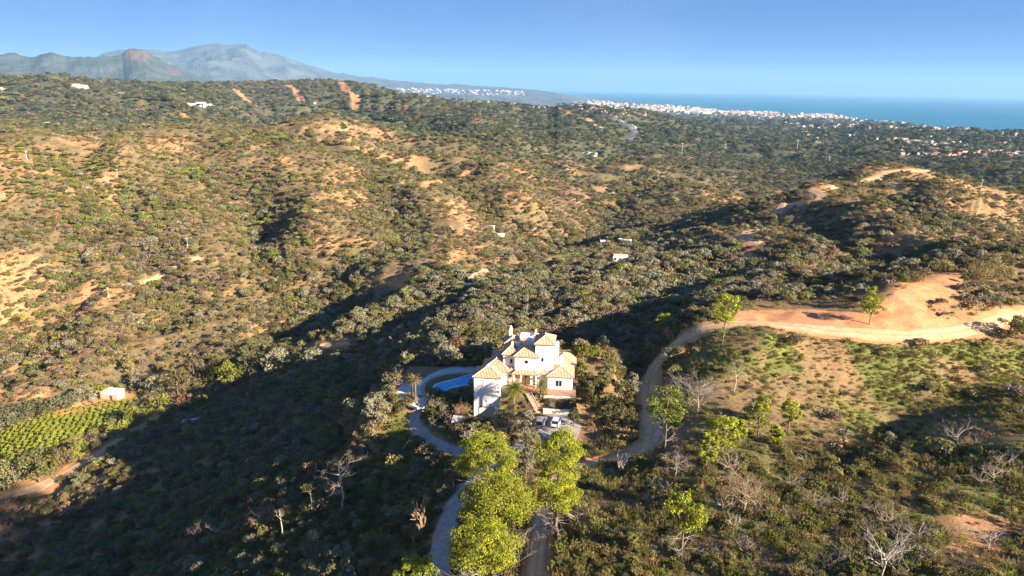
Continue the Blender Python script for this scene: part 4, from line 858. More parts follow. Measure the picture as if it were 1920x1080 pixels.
mb = MB(); mb.cyl(11.0, 2.2, 3.96, 4.02, .52, n=20, axis='y'); f = part('round_window', mb, MAT_RIDGE, villa); mb = MB(); mb.cyl(11.0, 2.2, 3.93, 3.99, .38, n=20, axis='y'); part('pane', mb, MAT_DARK, f)
mb = MB(); mb.box(10.75, 11.95, 3.93, 4.02, -3.2, -.55); dd = part('door', mb, MAT_WOOD, villa); mb = MB(); mb.box(11.8, 11.86, 3.88, 3.925, -2.1, -1.9); part('door_handle', mb, MAT_METAL, dd)
mb = MB(); mb.box(8.5, 10.7, 3.955, 3.995, -3.2, -.5); part('wall', mb, MAT_PINK, villa, 'ochre recessed wall of the entrance porch')
rf, (V, F) = hip(8.3, 13.5, 2.3, 3.98, .12, .62, over=.25); r = part('porch_roof', rf, MAT_TILE, villa); link('ridge_tiles', np_mesh('ridge_tiles', V, F, MAT_RIDGE), r)
for u in (8.4, 10.0, 13.3):
    mb = MB(); mb.box(u - .15, u + .15, 2.3, 2.6, -3.3, -.3); mb.box(u - .2, u + .2, 2.25, 2.65, -.46, -.3); mb.box(u - .2, u + .2, 2.25, 2.65, -3.35, -3.1); part('column', mb, MAT_WHITE, villa)
mb = MB(); mb.box(8.2, 13.5, 2.28, 2.6, -.3, .0); part('porch_beam', mb, MAT_WHITE, villa)
# garage level of the left wing
mb = MB(); mb.box(1.1, 4.45, -.05, .02, -9.9, -7.2); gd = part('garage_door', mb, MAT_BEIGE, villa); mb = MB()
for x0, x1, z0, z1 in ((1.03, 1.1, -9.9, -7.13), (4.45, 4.52, -9.9, -7.13), (1.1, 4.45, -7.2, -7.13)): mb.box(x0, x1, -.08, .02, z0, z1)
part('door_frame', mb, MAT_METAL, gd); mb = MB(); mb.box(2.55, 2.85, -.06, .01, -5.9, -5.65); part('vent', mb, MAT_METAL, villa)
# garden terrace, steps and walls in front of the porch
def vslab(name, uv, z, th, mat): slab(name, [vpt(*p)[:2] for p in uv], 200 + z, th, mat)
vslab('front_terrace', [(6.6, 2.2), (6.9, 5.2), (22, 5.2), (22, 0.0), (10.9, .0), (8.0, .8)], -3.15, .5, MAT_TERR)
st = link('garden_steps', None, loc=vpt(11.8, 0, -3.2), rz=VR, label='straight flight of terracotta steps from the porch down to the car park', cat='steps'); mb = MB(); mb2 = MB()
for i in range(11): mb.box(-.6 + .25 * i, .6 + .25 * i, -.3 * (i + 1), -.3 * i - .002, -.27 * (i + 1) - .9, -.27 * (i + 1) + .27)
part('treads', mb, MAT_SAND, st)
for i in range(11): mb2.box(.62 + .25 * i, .8 + .25 * i, -.3 * (i + 1), -.3 * i - .002, -.27 * (i + 1) - .9, -.27 * (i + 1) + .5)
part('side_wall', mb2, MAT_PINK, st)
gw = link('garden_wall', None, loc=at_z(1020, 775, 193.9), rz=VR, label='low pale retaining wall edging the car park behind the two cars', cat='wall'); mb = MB(); mb.box(-.2, 7.2, 0, .3, -.5, .9); part('masonry', mb, MAT_BEIGE, gw); mb = MB(); mb.box(-.25, 7.25, -.05, .35, .902, 1.0); part('coping', mb, MAT_FRAME, gw)
gw = link('garden_wall', None, loc=vpt(4.6, -.3, -7.4), rz=VR + R(-62), label='sloping white garden wall beside the tall left wing of the villa', cat='wall'); mb = MB(); mb.box(0, 5.6, 0, .3, -4.2, .4); part('masonry', mb, MAT_WHITE, gw); mb = MB(); mb.box(-.02, 5.62, -.04, .34, .402, .5); part('coping', mb, MAT_FRAME, gw)
gw = link('garden_wall', None, loc=vpt(13.4, -.4, -3.9), rz=VR, label='low pale kerb wall along the upper garden bed below the right wing', cat='wall'); mb = MB(); mb.box(0, 8.4, -.2, .2, -1.6, .3); part('masonry', mb, MAT_BEIGE, gw); mb = MB(); mb.box(0, 8.4, -.24, .24, .302, .38); part('coping', mb, MAT_FRAME, gw)
mb = MB(); A = [vpt(12.9, 0, -4.0), vpt(22, 0, -4.0), vpt(22.6, -3.4, -6.1), vpt(14.6, -3.4, -6.1)]; B = [vpt(6, .6, -3.8), vpt(11.2, 0, -4.0), vpt(13.6, -3.6, -6.4), vpt(5.4, -4.5, -9.4)]
def bank(C, n=16):
    V = [];
    for i in range(n + 1):
        for j in range(n + 1):
            a, b = i / n, j / n; p = (C[0] * (1 - a) + C[3] * a) * (1 - b) + (C[1] * (1 - a) + C[2] * a) * b; V.append([p[0], p[1], p[2] + float(fbm(np.array([p[0]]), np.array([p[1]]), 2.5, 3, 8)[0]) * .35])
    return np.array(V)
MAT_BED = simple('garden_soil', (.15, .095, .06), .95, .4, 1.2)
BANKS = [A, B]; A[0][2] += .6; A[1][2] += .6
for C in BANKS: link('garden_bank', np_mesh('garden_bank', bank(C), grid_faces(17, 17), MAT_BED, True), kind='structure')
q = at_z(868, 789, 191.5); cp = link('carport', None, loc=(q[0], q[1], 191.2 - 1.6), rz=VR, label='small flat grey corrugated shelter roof below the left wing', cat='shelter'); mb = MB()
for i in range(16): x = -2.4 + i * .3; mb.face([(x, -1.3, 2.0), (x + .15, -1.3, 2.1), (x + .15, 1.3, 2.45), (x, 1.3, 2.35)]); mb.face([(x + .15, -1.3, 2.1), (x + .3, -1.3, 2.0), (x + .3, 1.3, 2.35), (x + .15, 1.3, 2.45)])
part('roof', mb, simple('weathered_sheet', (.42, .41, .4), .7, .4, 1.2), cp)
for x, y in ((-2.2, -1.1), (2.2, -1.1), (-2.2, 1.1), (2.2, 1.1)): mb = MB(); mb.cyl(x, y, -1.5, 2.05, .06); part('post', mb, MAT_METAL, cp)

# ============================================================ the two parked cars
def car(px, py, z, rz, paint, label, long=4.5, wide=1.82, high=1.55, van=True):
    p = at_z(px, py, z); o = link('parked_car', None, loc=p, rz=rz, label=label, cat='car', group='cars parked below the villa'); h = wide / 2; L = long / 2
    # side profile (y forward, z up), extruded with tumblehome; rear faces -y
    low = [(-L, .32), (-L - .02, .62), (-L + .04, .95), (L - 1.15, .95), (L - .15, .78), (L, .55), (L - .03, .3)]
    def shell(pr, w0, w1, zt, name, mat, par):
        zs = [q_[1] for q_ in pr]; z0 = min(zs); rng_ = max(zs) - z0 + 1e-6; A = [(-(w0 + (w1 - w0) * ((q_[1] - z0) / rng_)), q_[0], q_[1]) for q_ in pr]; B = [(-a[0], a[1], a[2]) for a in A]; mb = MB(); n = len(pr)
        for i in range(n): j = (i + 1) % n; mb.face([A[i], A[j], B[j], B[i]])
        mb.face(A[::-1]); mb.face(B); x = part(name, mb, mat, par)
        bv = x.modifiers.new('soft', 'BEVEL'); bv.width = .05; bv.segments = 2; return x
    b = shell(low, h, h - .06, 1, 'body', paint, o)
    cab = [(-L + .12, .93), (-L + (.22 if van else .5), high - .03), (-L + .6, high), (L - 2.0, high - .02), (L - 1.15, .93)]
    gl = shell(cab, h - .07, h - .24, 1, 'windows', MAT_DARK, o)
    mb = MB(); mb.box(-h + .26, h - .26, -L + (.25 if van else .52), L - 2.05, high - .01, high + .035); part('roof', mb, paint, o)
    for s in (-1, 1):
        mb = MB(); mb.box(s * (h - .16) - .05, s * (h - .16) + .05, -L + .16, -L + .3, .95, high - .02) if not van else mb.box(s * (h - .15) - .06, s * (h - .15) + .06, -L + .14, -L + .26, .95, high - .02); part('pillar', mb, paint, o)
        mb = MB(); mb.box(s * (h - .17) - .13, s * (h - .17) + .13, -L - .05, -L + .05, .62, .9); part('taillight', mb, MAT_RED, o)
        mb = MB(); mb.box(s * (h - .2) - .15, s * (h - .2) + .15, L - .12, L - .01, .5, .66); part('headlight', mb, MAT_FRAME, o)
        mb = MB(); mb.box(s * (h + .08) - .09, s * (h + .08) + .09, L - 1.5, L - 1.38, .93, 1.08); part('mirror', mb, paint, o)
        for y in (-L + .85, L - .9):
            mb = MB(); mb.cyl(y, .33, s * (h - .12) - .11, s * (h - .12) + .12, .33, n=16, axis='x'); w = part('wheel', mb, MAT_TYRE, o); mb = MB(); mb.cyl(y, .33, s * (h + .0) - .02, s * (h + .0) + .015, .2, n=12, axis='x'); part('rim', mb, MAT_METAL, w)
    mb = MB(); mb.box(-.26, .26, -L - .05, -L - .021, .5, .61); part('number_plate', mb, MAT_FRAME, o); mb = MB(); mb.box(-h + .05, h - .05, -L - .06, -L + .1, .28, .46); part('bumper', mb, MAT_TYRE, o)
MAT_RED = simple('red_lens', (.35, .02, .015), .3, .1); MAT_TYRE = simple('black_rubber', (.03, .03, .03), .8, .1)
MAT_SILVER = simple('silver_paint', (.42, .42, .45), .3, .05, 1, .5, .5); MAT_BLUEW = simple('pale_blue_white_paint', (.55, .62, .72), .3, .05, 1, .5, .15)
car(1014, 796, 193.92, R(-14), MAT_SILVER, 'silver people carrier parked with its dark rear window to the camera', high=1.72)
car(1043, 795, 193.92, R(-14), MAT_BLUEW, 'pale bluish white hatchback parked right of the silver car', 4.2, 1.76, 1.46, van=False)
# ============================================================ foreground and landmark trees, each grown for its own place
def mpp(p, py):      # metres per photo pixel across and up at a world point
    s = float(np.linalg.norm(np.array(p) - CAMP)); dep = math.asin((CAMZ - p[2]) / s); return s / FPX, s / FPX / max(.3, cos(dep))
def up_to(b, ty):       # height above b that reaches photo row ty, and metres per photo pixel there
    lo, hi = 0., 80.
    for _ in range(40):
        m = (lo + hi) / 2
        if proj(b[0], b[1], b[2] + m)[1] > ty: lo = m
        else: hi = m
    return lo, float(np.linalg.norm(np.array([b[0], b[1], b[2] + lo * .7]) - CAMP)) / FPX
def grow_crown(rng, R_, H, z0, nl, lr, per, leaf, flat, low, mat, name='crown', hole=.12, elong=1.15, off=(0, 0)):
    V = []; tips = []
    for i in range(nl):
        a = rng.uniform(0, 2 * pi); q = rng.uniform(0, 1) ** .38; lev = rng.uniform(0, 1)
        prof = sqrt(max(0, 1 - (abs(lev - .35) / .68) ** 2.2)) if lev > .35 else .72 + .28 * lev / .35
        r = R_ * prof * (.15 + .85 * q); k = lr * rng.uniform(.65, 1.3)
        c = np.array([cos(a) * r + off[0] * lev, sin(a) * r * .92 + off[1] * lev, z0 + H * lev])
        tips.append(c); V.append(leaf_quads(rng, c, np.array([k, k, k * flat]), per, leaf, out=.6, low=low, elong=elong))
    return quads_mesh(name, np.concatenate(V), mat), tips
MT_BRANCH = simple('pine_branch', (.25, .19, .14), .95, .35, 4)
def tree(name, seed, base, h, R_, z0f, label, cat, mat=None, nl=46, per=95, leaf=.2, lr=None, flat=.62, low=-.45, tr=.022, lean=(0, 0), group=None, bark=None, limbs=9, dead=0, off=(0, 0)):
    rng = np.random.default_rng(seed); o = link(name, None, loc=base, label=label, cat=cat, group=group); z0 = h * z0f; lr = lr or R_ * .27
    me, tips = grow_crown(rng, R_ - lr * .5, h - z0 - lr * .4, z0 + lr * .3, nl, lr, per, leaf, flat, low, mat or ML['pine'], off=off); link('crown', me, o)
    ctr = [np.array([lean[0] * t_ * h + .12 * sin(3 * t_ + seed), lean[1] * t_ * h + .1 * sin(4 * t_), t_ * h * .93]) for t_ in np.linspace(0, 1, 7)]; ctr[0][2] = -.8
    V, F = tube(ctr, np.linspace(h * tr, h * tr * .25, 7), 7); link('trunk', np_mesh('trunk', V, F, bark or MT_BARK), o)
    out = []
    for i in range(limbs):
        c = tips[(i * 7) % len(tips)]; t_ = min(.92, max(.25, (c[2] / h) * .8 - .08)); k = t_ * 6; a = ctr[int(k)] + (ctr[min(6, int(k) + 1)] - ctr[int(k)]) * (k - int(k)); mid = (a + c) / 2 + np.array([0, 0, -.05 * h + .03 * h * rng.normal()])
        out.append(tube([a, mid, c], [h * tr * .4, h * tr * .25, h * tr * .08], 4))
    dd = []
    for i in range(dead):
        t_ = rng.uniform(z0f * .35, z0f * 1.08); a = ctr[int(t_ * 6)]; an = rng.uniform(0, 6.28); branches(rng, a, (cos(an), sin(an), .15), R_ * rng.uniform(.45, .85), h * tr * .22, 3, dd, up=-.02)
    if out: link('branches', np_mesh('branches', *join(out), bark or MT_BRANCH), o)
    if dd: link('dead_branches', np_mesh('dead_branches', *join(dd), MT_GREY), o)
    return o
def tree_px(name, seed, bx, by, ty, hw, z0f, label, cat, dmin=25, dmax=400, cb=0, **k):
    b = hit(bx, by, dmin, dmax); h, a = up_to(b, ty); h = max(.8, h)
    if cb: z0f = min(.75, up_to(b, cb)[0] / h)
    return tree(name, seed, b, h, hw * a, z0f, label, cat, **k)
PN = dict(per=420, leaf=.11, dead=18, flat=.62, low=-.35)
tree_px('pine_tree', 1, 912, 950, 822, 58, .28, 'bright yellow-green pine left of the track, farthest of the three in a row', 'pine tree', nl=44, cb=892, **PN)
tree_px('pine_tree', 2, 930, 1046, 906, 74, .30, 'largest bright yellow-green pine in the middle of the foreground row', 'pine tree', nl=56, cb=972, **PN)
tree_px('pine_tree', 3, 905, 1140, 990, 66, .34, 'spreading yellow-green pine with bare lower branches at the bottom edge', 'pine tree', nl=50, cb=1052, **PN)
tree_px('pine_tree', 4, 1043, 1005, 814, 50, .30, 'tall narrow yellow-green pine standing right of the track below the cars', 'pine tree', nl=76, tr=.018, **PN)
tree_px('pine_tree', 5, 790, 1150, 1056, 48, .4, 'pine top just showing at the bottom edge left of centre', 'pine tree', nl=26, **PN)
tree_px('pine_tree', 6, 985, 905, 838, 20, .4, 'small slender pine between the two big foreground pines', 'pine tree', nl=26, mat=ML['olive'], per=80, leaf=.16, dead=3)
tree_px('pine_tree', 7, 1275, 1045, 934, 38, .55, 'small round-topped pine with bare grey lower branches alone on the scrub', 'pine tree', cb=985, nl=34, per=90, leaf=.15, dead=12)
tree_px('pine_tree', 8, 1245, 846, 728, 40, .48, 'tall pine with a bare trunk beside the dirt track', 'pine tree', cb=792, nl=42, mat=ML['pine_far'], per=90, leaf=.17, dead=4, tr=.016)
for i, (x, b, t_, w, z, lb) in enumerate(((1352, 860, 778, 34, .3, 'broad pine, leftmost of the group on the scrub slope right of the track'), (1420, 818, 748, 24, .25, 'bright round pine in the middle of the group on the scrub slope'), (1478, 812, 753, 20, .4, 'small pine on a thin pale trunk, right end of the slope group'), (1325, 880, 815, 18, .3, 'smallest dense pine low at the left of the slope group'), (1385, 830, 786, 18, .3, 'small pine tucked between its two larger neighbours on the slope'), (1455, 835, 800, 14, .3, 'low dark pine just under the bright round one'))):
    tree_px('pine_tree', 20 + i, x, b, t_, w, z, lb, 'pine tree', nl=30, per=90, leaf=.17, dead=4)
tree_px('pine_tree', 30, 1355, 648, 553, 27, .42, 'tall two-tiered bright green pine at the bend of the dirt road', 'pine tree', nl=40, per=80, leaf=.2, dead=3, tr=.014)
tree_px('pine_tree', 31, 1630, 609, 567, 21, .42, 'small umbrella pine alone on the sandy lot', 'pine tree', dmax=230, nl=24, per=70, leaf=.2, dead=2, tr=.03)
tree_px('pine_tree', 32, 1633, 577, 540, 17, .3, 'small bright pine at the far edge of the sandy lot', 'pine tree', dmax=230, nl=20, per=70, leaf=.2)
tree_px('pine_tree', 33, 1243, 640, 590, 19, .3, 'bright round pine left of the track at its bend', 'pine tree', dmax=250, nl=26, per=70, leaf=.2)
tree_px('pine_tree', 34, 1375, 668, 655, 8, .2, 'tiny green pine sapling under the tall pine at the bend', 'pine tree', dmax=250, nl=10, per=50, leaf=.16)
BT = dict(per=90, leaf=.19, lr=None)
def bush_px(seed, bx, by, ty, hw, label, mat='olive', name='olive_tree', cat='tree', z0f=.12, dmax=400, nl=30, per=80, leaf=.2, **k): return tree_px(name, seed, bx, by, ty, hw, z0f, label, cat, dmax=dmax, mat=ML[mat], nl=nl, per=per, leaf=leaf, flat=.85, tr=.03, **k)
bush_px(40, 665, 822, 752, 30, 'large pale olive tree catching the sun on the dark slope', leaf=.22, nl=40); bush_px(41, 708, 800, 738, 28, 'second pale sunlit olive tree right of the larger one on the dark slope', leaf=.22, nl=36)
bush_px(42, 600, 1120, 1000, 28, 'tall pale olive tree at the bottom edge, left one of two', nl=40); bush_px(43, 645, 1130, 1020, 22, 'smaller pale olive tree at the bottom edge, right one of two', nl=34)
bush_px(44, 846, 680, 651, 20, 'round sunlit olive tree behind the pool', leaf=.22); bush_px(45, 1092, 690, 645, 22, 'bright yellow-green leafy tree right of the villa', 'green', 'garden_tree', leaf=.22); bush_px(46, 1115, 675, 650, 14, 'small yellow-green tree behind the bright one right of the villa', 'green', 'garden_tree')
bush_px(47, 986, 815, 772, 20, 'large dense grey-green garden tree left of the parked cars', 'olive', 'garden_tree', nl=44, leaf=.16); bush_px(48, 1000, 850, 815, 22, 'dark rounded bush below the car park', 'oak', 'garden_bush', 'bush', leaf=.16); bush_px(49, 960, 835, 795, 14, 'dark garden bush beside the concrete drive', 'oak', 'garden_bush', 'bush', leaf=.16)
bush_px(50, 905, 835, 790, 20, 'dark green bush under the small shelter roof', 'oak', 'garden_bush', 'bush', leaf=.16); bush_px(51, 1075, 800, 765, 12, 'dark clipped shrub at the right end of the car park', 'oak', 'garden_bush', 'bush', leaf=.14); bush_px(52, 832, 763, 743, 14, 'bright rounded shrub below the pool', 'green', 'garden_bush', 'bush', leaf=.16)
bush_px(53, 815, 790, 770, 16, 'dark shrub at the foot of the pool terrace', 'oak', 'garden_bush', 'bush', leaf=.16); bush_px(54, 1030, 760, 738, 8, 'small dark round shrub in the garden bed above the cars', 'oak', 'garden_bush', 'bush', leaf=.12, dmax=160)
bush_px(57, 905, 690, 668, 10, 'bright leafy shrub beside the pool steps', 'green', 'garden_bush', 'bush', leaf=.18); bush_px(58, 1140, 800, 745, 26, 'tall dark bush between the car park and the track', 'oak', 'garden_tree', nl=36); bush_px(59, 1165, 770, 715, 22, 'dark green tree hugging the left side of the track', 'oak', 'garden_tree')
bush_px(60, 1185, 745, 700, 16, 'grey-green tree at the edge of the track above the car park', 'olive', 'garden_tree'); bush_px(61, 1110, 760, 715, 20, 'dark rounded tree right of the villa garden', 'oak', 'garden_tree'); bush_px(62, 1185, 1035, 997, 16, 'sunlit yellowish bush alone on the shaded slope right of the track', 'scrub', 'garden_bush', 'bush', leaf=.13)
bush_px(63, 1225, 940, 895, 16, 'light grey-green young tree beside the track', 'olive', 'olive_tree'); bush_px(64, 1850, 530, 490, 34, 'large dark rounded tree behind the end of the sandy lot', 'scrub', 'olive_tree', dmax=300); bush_px(65, 1892, 632, 595, 26, 'rounded olive-green tree where the road leaves the frame', 'scrub', 'olive_tree', dmax=260)
bush_px(55, 742, 1005, 985, 12, 'small dark conifer-like bush beside the cane clump', 'oak', 'garden_bush', 'bush', leaf=.14)
bush_px(91, 1098, 728, 700, 16, 'dark leafy tree at the right corner of the villa', 'oak', 'garden_tree', dmax=200); bush_px(92, 1088, 712, 680, 14, 'green tree behind the right wing of the villa', 'green', 'garden_tree', dmax=200); bush_px(93, 1118, 738, 705, 16, 'olive-green tree on the slope right of the villa corner', 'scrub', 'garden_tree', dmax=200); bush_px(94, 1135, 715, 690, 15, 'dark bush halfway between villa and dirt track', 'oak', 'garden_bush', 'bush', dmax=220)
for i, (x, y, t_, w, m_, lb) in enumerate(((1020, 748, 736, 7, 'green', 'low green shrub right of the garden steps'), (1045, 744, 729, 11, 'oak', 'dark shrub under the right wing window'), (1060, 742, 728, 10, 'oak', 'dark shrub at the corner of the right wing'), (940, 800, 784, 11, 'oak', 'dark shrub at the foot of the sloping white wall'), (893, 815, 796, 10, 'green', 'small green bush below the garage wall'), (1078, 735, 715, 12, 'oak', 'dark bush against the right end of the villa'), (955, 775, 752, 9, 'green', 'bright yellow-green shrub beside the big palm'), (925, 770, 757, 7, 'green', 'small bright shrub against the left wing'), (870, 742, 728, 10, 'oak', 'dark shrub at the near edge of the pool'), (886, 733, 712, 9, 'oak', 'dark shrub in the shade of the left wing'))):
    bush_px(70 + i, x, y, t_, w, lb, m_, 'garden_bush', 'bush', leaf=.13, dmax=165, nl=16, per=60)
rng = np.random.default_rng(77)
for i in range(60):
    C = BANKS[i % 2]; a_, b_ = rng.uniform(.05, .95, 2); p = (C[0] * (1 - a_) + C[3] * a_) * (1 - b_) + (C[1] * (1 - a_) + C[2] * a_) * b_; k = ['gbush0', 'oak1', 'bush1', 'straw0', 'gstalk1', 'olive2'][rng.integers(6)]; s_ = rng.uniform(.35, .95)
    o = link('garden_shrub', PM[k], loc=p, rz=rng.uniform(0, 6), label='%s %s garden shrub on the %s of the %s bank below the villa' % (('low', 'small', 'bushy', 'spreading', 'tufted')[i % 5], LOOK[k.rstrip('012')].split()[0], 'upper part' if a_ < .5 else 'lower part', ('right', 'left')[i % 2] + (' inner' if b_ < .5 else ' outer')), cat='bush', group='garden shrubs below the villa'); o.scale = (s_,) * 3
bush_px(90, 1066, 762, 744, 10, 'purple flowering bougainvillea at the right of the garden', 'scrub', 'bougainvillea', 'bush', leaf=.12, dmax=160); o = bpy.data.objects['bougainvillea'].children[0]
o.data.materials[0] = leaf_mat('purple_flowers', (.10, .012, .10), (.20, .02, .17), (.3, .05, .25), .2, .2)
# palms
def frond_palm(px, py, h, n, L, label, dmax=200, droop=1.0, mat='green', group=None, z=None):
    b = hit(px, py, 40, dmax) if z is None else at_z(px, py, z); rng = np.random.default_rng(int(px)); o = link('palm_tree', None, loc=b, label=label, cat='palm tree', group=group); V = []; 
    tv, tf = tube([(0, 0, -.5), (.05, 0, h * .5), (0, .05, h)], [.26 * min(1, h / 3), .2 * min(1, h / 3), .22 * min(1, h / 3)], 8); link('trunk', np_mesh('trunk', tv, tf, MT_BARK), o)
    for i in range(n):
        a = i * 2.4; el = 1.25 - 1.5 * (i / n) * droop; d = np.array([cos(a) * cos(el), sin(a) * cos(el), sin(el)]); P = [np.array([0, 0, h])]; 
        for k in range(7): d = d + np.array([0, 0, -.16 * droop]); d /= np.linalg.norm(d); P.append(P[-1] + d * L / 7)
        for k in range(7):
            p, q = P[k], P[k + 1]; t_ = (q - p); s_ = np.cross(t_, (0, 0, 1)); s_ /= np.linalg.norm(s_) + 1e-6; w = L * .17 * sin(pi * min(1, (k + 1.2) / 8.2)) + .02
            for sg in (-1, 1):
                for m_ in range(2):
                    o0 = p + t_ * (m_ * .5); e0 = o0 + s_ * sg * w + t_ * .8 + np.array([0, 0, -.35 * w]); V += [o0, o0 + t_ * .32, e0 + t_ * .1, e0]
    link('fronds', quads_mesh('fronds', np.array(V), ML[mat]), o); return o
frond_palm(963, 751, 2.7, 52, 3.2, 'big feathery date palm in front of the villa porch', z=196.6)
frond_palm(773, 752, 5.2, 26, 1.9, 'tall slim palm, left one of the pair below the pool', z=190.4, mat='scrub'); frond_palm(779, 756, 5.8, 26, 1.9, 'tall slim palm, right one of the pair below the pool', z=190.3, mat='scrub')
frond_palm(908, 690, 1.4, 22, 1.6, 'short bright palm behind the left wing', dmax=200); frond_palm(1013, 742, 2.6, 34, 2.0, 'tree-like yucca with pale stems against the porch', z=196.6); frond_palm(1019, 744, 1.6, 26, 1.5, 'smaller yucca beside the tree-like one at the porch', z=196.4)
frond_palm(944, 797, 3.4, 20, 1.5, 'thin young palm in front of the sloping white wall', z=191.5)
frond_palm(320, 704, 2.0, 24, 2.4, 'bright yellow palm among the farm trees', dmax=400); frond_palm(219, 727, 1.5, 24, 2.2, 'bright yellow palm behind the farm shed', dmax=400)
# bare and dead trees
def dead(px, by, ty, hw, label, mat=MT_GREY, depth=4, seed=1, n=7, trunk=.45, up=.15, lean=.8, dmax=400, split=(2, 4), name='dead_tree'):
    b = hit(px, by, 25, dmax); h, a = up_to(b, ty); w = hw * a; rng = np.random.default_rng(seed); o = link(name, None, loc=b, label=label, cat='dead tree')
    r = max(.03, h * .013); depth += 1; V, F = tube([(0, 0, -.5), (.04 * h, 0, h * .3), (0, .03 * h, h * max(.2, trunk + .15))], [r * 1.5, r * 1.15, r * .8], 6); link('trunk', np_mesh('trunk', V, F, mat), o); out = []
    for i in range(n):
        an = i * 2.4 + rng.uniform(0, .5); z = h * rng.uniform(trunk * .75, trunk + .14); L = min(w, h * .8) * .62; branches(rng, (0, 0, z), (cos(an) * lean, sin(an) * lean, .55), L * rng.uniform(.8, 1.1), r * .75, depth, out, up=up, split=split, shrink=.66)
    me = np_mesh('branches', *join(out), mat); v = np.empty(len(me.vertices) * 3, np.float32); me.vertices.foreach_get('co', v); v = v.reshape(-1, 3); k = w / max(.1, np.percentile(np.abs(v[:, :2]), 97)); v[:, :2] *= k; z1 = v[:, 2].max(); v[:, 2] = np.where(v[:, 2] > h * trunk, h * trunk + (v[:, 2] - h * trunk) * (h - h * trunk) / max(.1, z1 - h * trunk), v[:, 2]); me.vertices.foreach_set('co', v.ravel()); me.update()
    link('branches', me, o); return o
dead(640, 965, 856, 42, 'tall burnt pine with an umbrella of bare branches on the dark slope', seed=1, trunk=.6, n=9); dead(583, 965, 898, 16, 'slim burnt tree left of the tall bare umbrella tree', MT_BARK, seed=2, n=6, trunk=.7)
dead(491, 775, 742, 15, 'small pinkish bare tree lit against the shaded slope', MT_PINK, seed=3, n=9, trunk=.3, lean=1); dead(487, 1000, 942, 27, 'dead spreading tree with reddish twigs at the lower left', MT_PINK, seed=4, n=9); dead(410, 1020, 980, 20, 'dead tree with sunlit bleached top at the lower left', MT_PALE, seed=5, n=8, trunk=.5)
dead(528, 1010, 950, 10, 'thin dead sapling with pale tips at the lower left', MT_PALE, seed=6, n=4, trunk=.7, depth=3); dead(370, 1045, 975, 14, 'black burnt sapling at the lower left', MT_BARK, seed=7, n=5); dead(1303, 785, 697, 46, 'large grey leafless tree right of the dirt track', seed=8, n=11, depth=4, split=(3, 5)); dead(1375, 735, 668, 18, 'grey leafless tree on the sunny slope', seed=9, n=7)
dead(1650, 1085, 985, 46, 'large silvery dead tree near the lower right corner', simple('silver_grey_bark', (.38, .33, .28), .9, .3, 3), seed=10, n=9, trunk=.3, depth=4, lean=1); dead(1392, 965, 880, 36, 'bushy tan leafless tree on the scrub slope', simple('tan_twig', (.38, .28, .17), .9, .3), seed=11, n=12, split=(3, 5), trunk=.3); dead(1860, 905, 862, 24, 'white dead branching shrub near the right edge', MT_PALE, seed=12, n=6, trunk=.2, lean=1.1)
dead(1790, 845, 790, 34, 'grey dead tree standing in the shaded hollow', seed=13, n=8, trunk=.4); dead(1265, 895, 850, 34, 'grey leafless tree beside the tall pine by the track', seed=14, n=9, split=(3, 5)); dead(1150, 625, 588, 22, 'reddish grey bare tree in the dark gully behind the villa', MT_PINK, seed=15, n=9, dmax=300, trunk=.2); dead(1075, 1000, 930, 26, 'grey bare branches under the tall narrow pine', seed=16, n=7, trunk=.2)
dead(1410, 780, 745, 14, 'thin dead snag beside the round pine on the slope', seed=17, n=5, depth=3, trunk=.6); dead(865, 783, 752, 18, 'reddish bare shrub beside the left wing of the villa', simple('orange_twig', (.5, .28, .18), .9, .2), seed=18, n=14, trunk=.1, up=.4, lean=.5, dmax=170); dead(882, 850, 800, 20, 'pale bare tree in front of the garage wall', MT_PALE, seed=19, n=6, trunk=.5, dmax=150)
dead(790, 1010, 925, 14, 'clump of tall dry golden canes beside the concrete drive', simple('dry_cane', (.28, .2, .11), .9, .3), seed=20, n=26, trunk=.02, up=.7, lean=.25, depth=1, split=(1, 3), dmax=140, name='cane_clump'); dead(1165, 885, 845, 12, 'dry pale stems on the bank above the side track', MT_PALE, seed=21, n=14, trunk=.02, up=.7, lean=.4, depth=1, name='reed_clump', split=(1, 3))
for i, (x, b, t_) in enumerate(((735, 660, 630), (752, 668, 636), (771, 655, 628), (757, 690, 655), (712, 660, 636), (795, 650, 625))): dead(x, b, t_, 8, ('first', 'second', 'third', 'fourth', 'fifth', 'sixth')[i] + ' bare pale trunk of the burnt row left of the villa grove', MT_PALE, seed=30 + i, n=4, trunk=.7, depth=2, dmax=260)
for i in range(26):
    rng = np.random.default_rng(300 + i); x = rng.uniform(1210, 1880); y = rng.uniform(870, 1075); dead(x, y, y - rng.uniform(22, 46), rng.uniform(14, 30), '%s bare branching shrub in the %s scrub' % (('silvery', 'grey', 'bleached', 'tangled grey', 'twisted pale', 'low grey', 'wide grey', 'narrow pale', 'thin silvery', 'leaning pale', 'dense grey', 'small bleached', 'sparse pale', 'flattened grey', 'upright grey', 'broken pale', 'crooked grey', 'fan-shaped pale', 'matted grey')[i % 19], ('lower left', 'lower middle', 'lower right')[min(2, int((x - 1210) / 224))] + (' far' if y < 940 else ' near' if y > 1010 else ' central')), (MT_PALE, MT_GREY, MT_GREY)[i % 3], seed=400 + i, n=7, trunk=.12, depth=3, lean=1.1, name='bare_bush')

